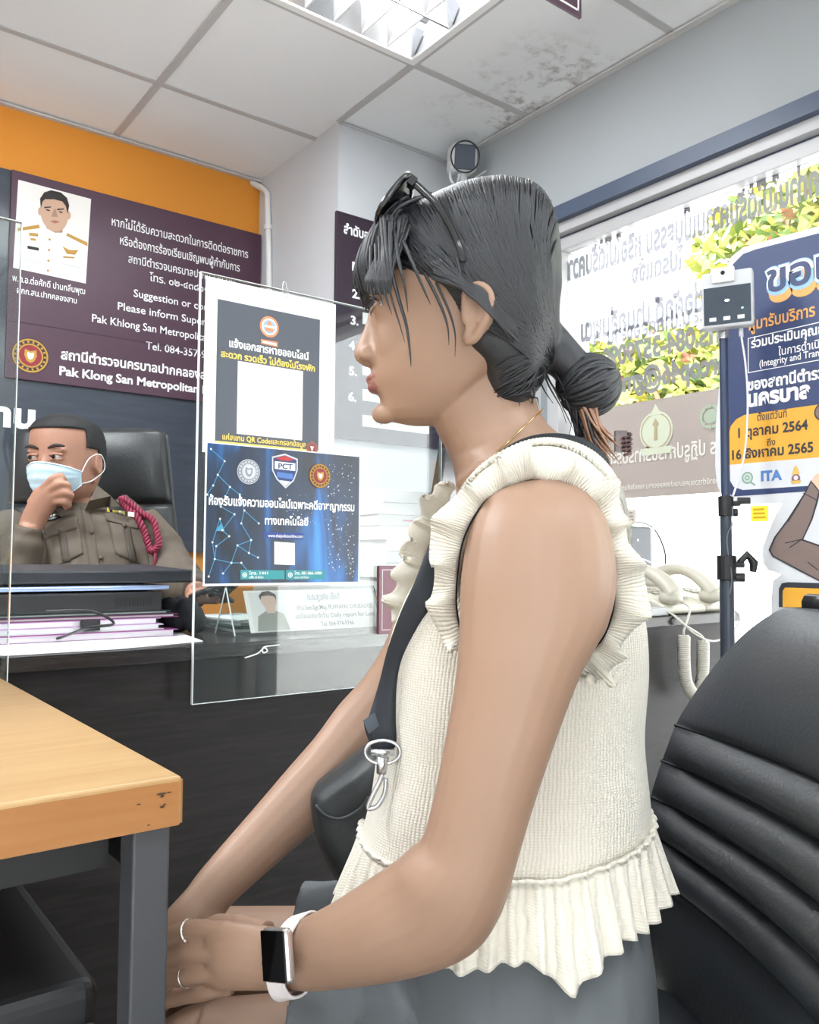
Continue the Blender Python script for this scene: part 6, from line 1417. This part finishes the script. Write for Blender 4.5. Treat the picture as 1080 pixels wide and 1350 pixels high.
# dark vest showing at the neckline and the armhole
vest = mat('black_vest', '1d2126', .8); q = MB(); vi = [(604, 668, .735), (618, 638, .733), (645, 608, .726), (690, 580, .718), (735, 573, .716), (776, 583, .719), (800, 606, .724)]; vo = [(606, 682, .728), (624, 652, .724), (652, 622, .716), (692, 600, .708), (735, 594, .707), (778, 606, .711), (806, 634, .718)]
q.strip([list(r_) for r_ in zip(*[catmull([D(*p) for p in c], 8) for c in (vi, vo)])]); vs_ = solid(q.build('vest', vest, wo, smooth=True), .002)
q = MB().tube(catmull([D(x, y, d+.003) for x, y, d in hole], 6), .0014, 6); q.build('vest_edge', vest, vs_, smooth=True)
# ------------------------------------------------------------------ shorts with pleats
sm = MB()
def short(h, e, rz, rl):
    h, e = D(*h), D(*e); P_ = [h.lerp(e, k/8) for k in range(9)]; sm.loft([sring(p, LAT*(rl*(1.12+.10*k/8)), UP*(rz*(1.12+.06*k/8)), -UP*(rz*1.1), 28) for k, p in enumerate(P_)])
short((790, 1412, .735), (387, 1405, .752), .074, .078); short((780, 1288, .89), (392, 1268, .893), .068, .074)
sm.loft([wring(y, xf, xb, hw, None, 32, 2.6) for y, xf, xb, hw in ((1130, 508, 834, .116), (1180, 506, 840, .130), (1240, 515, 847, .148), (1310, 540, 850, .160), (1370, 600, 854, .162), (1420, 650, 846, .15))])
shm = remesh(sm, .005, 6)
for k, v in enumerate(shm.v):
    w_ = (v-M_(620, 1300)); a = w_.dot(RT); pl_ = sin(a*62+1.0+w_.dot(FW)*9)
    shm.v[k] = v+UP*(.0045*(1 if pl_ > .25 else pl_*.6-.1))+LAT*(.003*mnoise.noise(V((v.x*18, v.y*18, v.z*8))))
shm.build('shorts', mat('grey_twill', '606467', .8, bump=(700, .15), var=(8, .05)), wo, smooth=True)
# ------------------------------------------------------------------ worn and carried things
sg = thing('sunglasses', 'black sunglasses pushed up on the woman\'s hair', 'sunglasses', M_(544, 262))
gk = mat('gloss_black', '0e1013', .12, spec=.7); lens = mat('dark_lens', '14181d', .25, spec=.3)
for s_ in (-1, 1):
    dn = 34 if s_ < 0 else 0
    a, b = N_(499, 297, s_*.033), N_(541, 243, s_*.033); ax_ = (b-a).normalized(); nn_ = ax_.cross(LAT).normalized(); rows = []
    c = (a+b)/2; hgt = (b-a).length/2; q = MB(); pts = []
    for k in range(28):
        t = 2*PI*k/28; f_ = (abs(cos(t))**3.4+abs(sin(t))**3.4)**(-1/3.4); pts.append(c+ax_*(hgt*cos(t)*f_)+LAT*(.031*sin(t)*f_)+nn_*(.004*(sin(t)*f_)**2*0))
    q.tube(pts+[pts[0]], .0034, 8); q.build('rim', gk, sg, smooth=True); q = MB(); q.prism(pts, nn_*.0016); q.build('lens', lens, sg)
    h0 = N_(545, 240, s_*.066); q = MB().obox(N_(543.5, 241, s_*.064), LAT*.006, ax_*.004, nn_*.003); q.build('hinge', gk, sg)
    P_ = catmull([h0, N_(560, 254+dn*.6, s_*.068), N_(578, 272+dn, s_*.072), N_(592, 296+dn, s_*.0785), N_(604, 322+dn, s_*.086), N_(612, 345+dn, s_*.0875)], 6); q = MB().tube(P_, [.0034]*8+[.0028]*(len(P_)-8), 8, flat=.6); q.build('temple_arm', gk, sg, smooth=True)
MB().tube(catmull([M_(538, 246, -.008), M_(536, 246, 0), M_(538, 246, .008)], 4), .0026, 8).build('bridge', gk, sg, smooth=True)
nk = MB(); P_ = []
for x, y in ((716, 540), (702, 552), (686, 568), (668, 586), (652, 602), (636, 622), (622, 642)):
    h = hit(WB_, x, y, .0012, .74); P_.append(h)
nk.tube(catmull(P_, 8), .0008, 6); tag(nk.build('necklace', mat('fine_gold', 'c9a878', .25, metal=.9), smooth=True), 'fine gold necklace chain on the woman\'s neck', 'necklace')
# hair clip dangling behind the bun
hc = MB(); cc = M_(817, 582)
for k in range(5): hc.tube(catmull([cc+RT*.004+UP*(.008-.004*k), cc+RT*.010+LAT*.004+UP*(.006-.0042*k), cc+RT*.002+LAT*.008+UP*(.002-.004*k)], 4), .0014, 6)
hc.obox(cc+RT*.001, RT*.0055, UP*.010, LAT*.003); tag(hc.build('hair_clip', mat('tortoise_shell', '5a4340', .15, var=(60, .5)), smooth=False), 'small brown hair clip at the tips of the woman\'s ponytail', 'hair clip')
# cross-body bag
bag = thing('shoulder_bag', 'black half-moon shoulder bag at the woman\'s front', 'bag', D(470, 1160, .86)); bk = mat('black_nylon', '1e2224', .5, bump=(400, .15))
ol = [(500, 972), (478, 986), (452, 1006), (424, 1027), (412, 1040), (411, 1058), (415, 1088), (430, 1124), (450, 1157), (490, 1172), (540, 1150), (560, 1080), (550, 1010)]
rings = []
for t, sc_ in ((-.050, .55), (-.046, .78), (-.032, .93), (-.012, .995), (.012, .995), (.032, .93), (.046, .78), (.050, .55)):
    cx, cyy = 480, 1075; P_ = catmull([V((cx+(x-cx)*sc_, cyy+(y-cyy)*sc_, 0)) for x, y in ol+[ol[0]]], 4)[:-1]; rings.append([D(p.x, p.y, .862)-LAT*t for p in P_])
bm = MB(); bm.loft(rings); bgm = remesh(bm, .0035, 6)
for k, v in enumerate(bgm.v): bgm.v[k] = v+LAT*(.004*mnoise.noise(V((v.x*22, v.y*22, v.z*22))))
bg_ = bgm.build('bag_body', bk, bag, smooth=True); BB = bvh_of(bgm)
q = MB(); P_ = [hit(BB, x, y, .0015) for x, y in ((418, 1062), (432, 1075), (452, 1078), (474, 1066), (486, 1050))]; P_ = [p for p in P_ if p]; q.tube(catmull(P_, 5), .0016, 6); q.build('seam_piping', mat('bag_piping', '2b3033', .5), bag, smooth=True)
sL = [(612, 652), (590, 682), (572, 705), (549, 762), (528, 808), (511, 856), (500, 900), (487, 942), (480, 956), (491, 990)]
sR = [(632, 668), (614, 700), (598, 728), (574, 790), (551, 826), (530, 868), (523, 905), (522, 948), (523, 975), (519, 990)]
st_d = [.735, .728, .722, .715, .715, .722, .735, .748, .755, .762]
A = catmull([V((x, y, d)) for (x, y), d in zip(sL, st_d)], 6); B = catmull([V((x, y, d)) for (x, y), d in zip(sR, st_d)], 6); rows = []
for a, b in zip(A, B):
    row = []
    for j in range(5):
        x, y = a.x+(b.x-a.x)*j/4, a.y+(b.y-a.y)*j/4; d = a.z; h = TBV.ray_cast(CAM, ray(x, y).normalized())[0]
        if h is not None: d = min(d, (h-CAM).dot(_f)-.006)
        row.append(d)
    d = min(row); rows.append([D(a.x+(b.x-a.x)*j/4, a.y+(b.y-a.y)*j/4, d) for j in range(5)])
# smooth the depth along the strap
for _ in range(6):
    dd = [(r_[0]-CAM).dot(_f) for r_ in rows]; dd = [min(dd[i], (dd[max(0, i-1)]+dd[i]+dd[min(len(dd)-1, i+1)])/3) for i in range(len(dd))]
    rows = [[CAM+(p-CAM)*(d/(p-CAM).dot(_f)) for p in r_] for r_, d in zip(rows, dd)]
q = MB(); q.strip(rows); so_ = solid(q.build('strap', mat('strap_webbing', '1f242c', .65, bump=(600, .2)), bag, smooth=True), .002)
q = MB(); c = rows[-10][0]; q.add([c+LAT*.003+RT*a+UP*b for a, b in ((-.002, .0), (.008, .007), (.012, -.004), (.003, -.011))], [(0, 1, 2, 3)]); solid(q.build('strap_tab', mat('tab_slate', '39424d', .5), so_), .002)
cl_ = (rows[-1][0]+rows[-1][-1])/2+LAT*.004; q = MB()
q.tube([cl_+RT*(.015*cos(t))+UP*(.010*sin(t)) for t in [2*PI*k/24 for k in range(24)]], .0016, 8, closed=True); q.cyl(cl_-RT*.010+UP*.000, cl_+RT*.010, .003, 10)
q.tube([cl_-UP*.004, cl_-UP*.018+RT*-.001], [.0055, .0042], 10); q.tube(catmull([cl_-UP*.018, cl_-UP*.026-RT*.003, cl_-UP*.038-RT*.009, cl_-UP*.047-RT*.012, cl_-UP*.045-RT*.004, cl_-UP*.034+RT*.002, cl_-UP*.022+RT*.003], 5), .0022, 8)
q.build('swivel_clip', mat('bright_steel', 'c9cbcf'), bag, smooth=True)
# watch
wn = (LAT*.72-RT*.66+UP*.10).normalized(); wx = (RT*.72+LAT*.66+UP*.26); wx = (wx-wn*wx.dot(wn)).normalized(); wy = wn.cross(wx).normalized()
if wy.z < 0: wy = -wy
wc = D(367, 1259, .650); wt = thing('smart_watch', 'silver smart watch with black screen and white band on the woman\'s wrist', 'watch', D(370, 1300, .66))
MB().obox(wc, wx*.0155, wy*.0195, wn*.005).build('case', mat('silver_case', 'dcd5d2', .18, metal=.85), wt, bevel=.0045, seg=4)
MB().obox(wc+wn*.0049, wx*.0140, wy*.0180, wn*.0006).build('screen', mat('watch_screen', '060607', .06), wt, bevel=.004, seg=3)
MB().cyl(wc-wx*.0150-wy*.006, wc-wx*.0178-wy*.006, .0028, 14).build('crown', mat('silver_case', 'dcd5d2'), wt)
wa0, wa1 = D(386, 1216, .678), D(397, 1304, .678); wcn = (wa0+wa1)/2; ay_ = (wa0-wa1)/2; rows = []
axw = (D(430, 1247, .655)-D(370, 1262, .69)).normalized()
for k in range(41):
    t = 2*PI*k/40; p = wcn+ay_*(1.09*cos(t))+(LAT-axw*LAT.dot(axw)).normalized()*(.0285*sin(t)); rows.append([p+axw*w_ for w_ in (-.0105, -.0098, .0098, .0105)])
q = MB()
for i, r_ in enumerate(rows):
    pass
q.strip(rows); solid(q.build('band', mat('white_band', 'ece4e4', .5), wt, smooth=True), .0022)
for i, (f_, lab) in enumerate(((NF[0], 'twisted silver ring on the woman\'s upper visible finger'), (NF[2], 'plain thin silver ring on the woman\'s lower visible finger'))):
    p = [(250, 1227.5, .7185), None, (246, 1286.5, .7125)][i*2]; c = D(*p); dirv = (D(*f_[1])-D(*f_[3])).normalized(); a = (UP-dirv*dirv.z).normalized(); b = dirv.cross(a)
    tag(MB().tube([c+(a*cos(2*PI*k/36)+b*sin(2*PI*k/36))*(.0089+.0003*(k % 2)*(1-i)) for k in range(36)], .0013 if i == 0 else .0009, 6, closed=True).build('finger_ring', mat('ring_silver', 'e0d8d0', .2, metal=.9), smooth=(i == 1)), lab, 'ring', 'rings on the woman\'s hand')
# ------------------------------------------------------------------ camera, world, lights
cd = bpy.data.cameras.new('camera'); co = bpy.data.objects.new('camera', cd); COL.objects.link(co); S.camera = co
cd.sensor_fit = 'HORIZONTAL'; cd.sensor_width = 36; cd.lens = FPX/1080*36; cd.clip_start = .02; cd.clip_end = 200
co.matrix_world = Matrix((( _r.x, _u.x, -_f.x, CAM.x), (_r.y, _u.y, -_f.y, CAM.y), (_r.z, _u.z, -_f.z, CAM.z), (0, 0, 0, 1)))
w = bpy.data.worlds.new('world'); S.world = w; w.use_nodes = True
bg = w.node_tree.nodes['Background']; bg.inputs[0].default_value = (.93, .97, 1, 1); bg.inputs[1].default_value = 5.0
def area(name, loc, sx, sy, power, rot=(0, 0, 0), col=(1, 1, 1)):
    l = bpy.data.lights.new(name, 'AREA'); l.shape = 'RECTANGLE'; l.size = sx; l.size_y = sy; l.energy = power; l.color = col
    l.color = (.92, .97, 1); o = bpy.data.objects.new(name, l); COL.objects.link(o); o.location = loc; o.rotation_euler = rot; return o
area('fluorescent_and_fill_light', (.96, 1.75, 2.47), 1.1, .5, 11)
area('fluorescent_and_fill_light', (.96, -.65, 2.47), 1.1, .5, 14)  # unseen lamp, added behind the camera to raise the brightness
area('fluorescent_and_fill_light', (-.9, 1.75, 2.47), 1.1, .5, 52)  # lamp added out of view at the left, strong to lift the ceiling
area('fluorescent_and_fill_light', (-.9, -.65, 2.47), 1.1, .5, 14)  # second unseen lamp added behind the camera as fill
sl = bpy.data.lights.new('sun', 'SUN'); sl.energy = 6; sl.angle = .02; so = bpy.data.objects.new('sun', sl); COL.objects.link(so)
so.rotation_euler = V((.62, .12, -.78)).to_track_quat('-Z', 'Y').to_euler()
S.view_settings.view_transform = 'Standard'; S.view_settings.look = 'None'; S.view_settings.exposure = .66; S.view_settings.gamma = 1
S.view_settings.use_curve_mapping = False
S.cycles.use_denoising = True
S.cycles.max_bounces = 10; S.cycles.transparent_max_bounces = 24; S.cycles.sample_clamp_indirect = 6
S.cycles.caustics_reflective = False; S.cycles.caustics_refractive = False
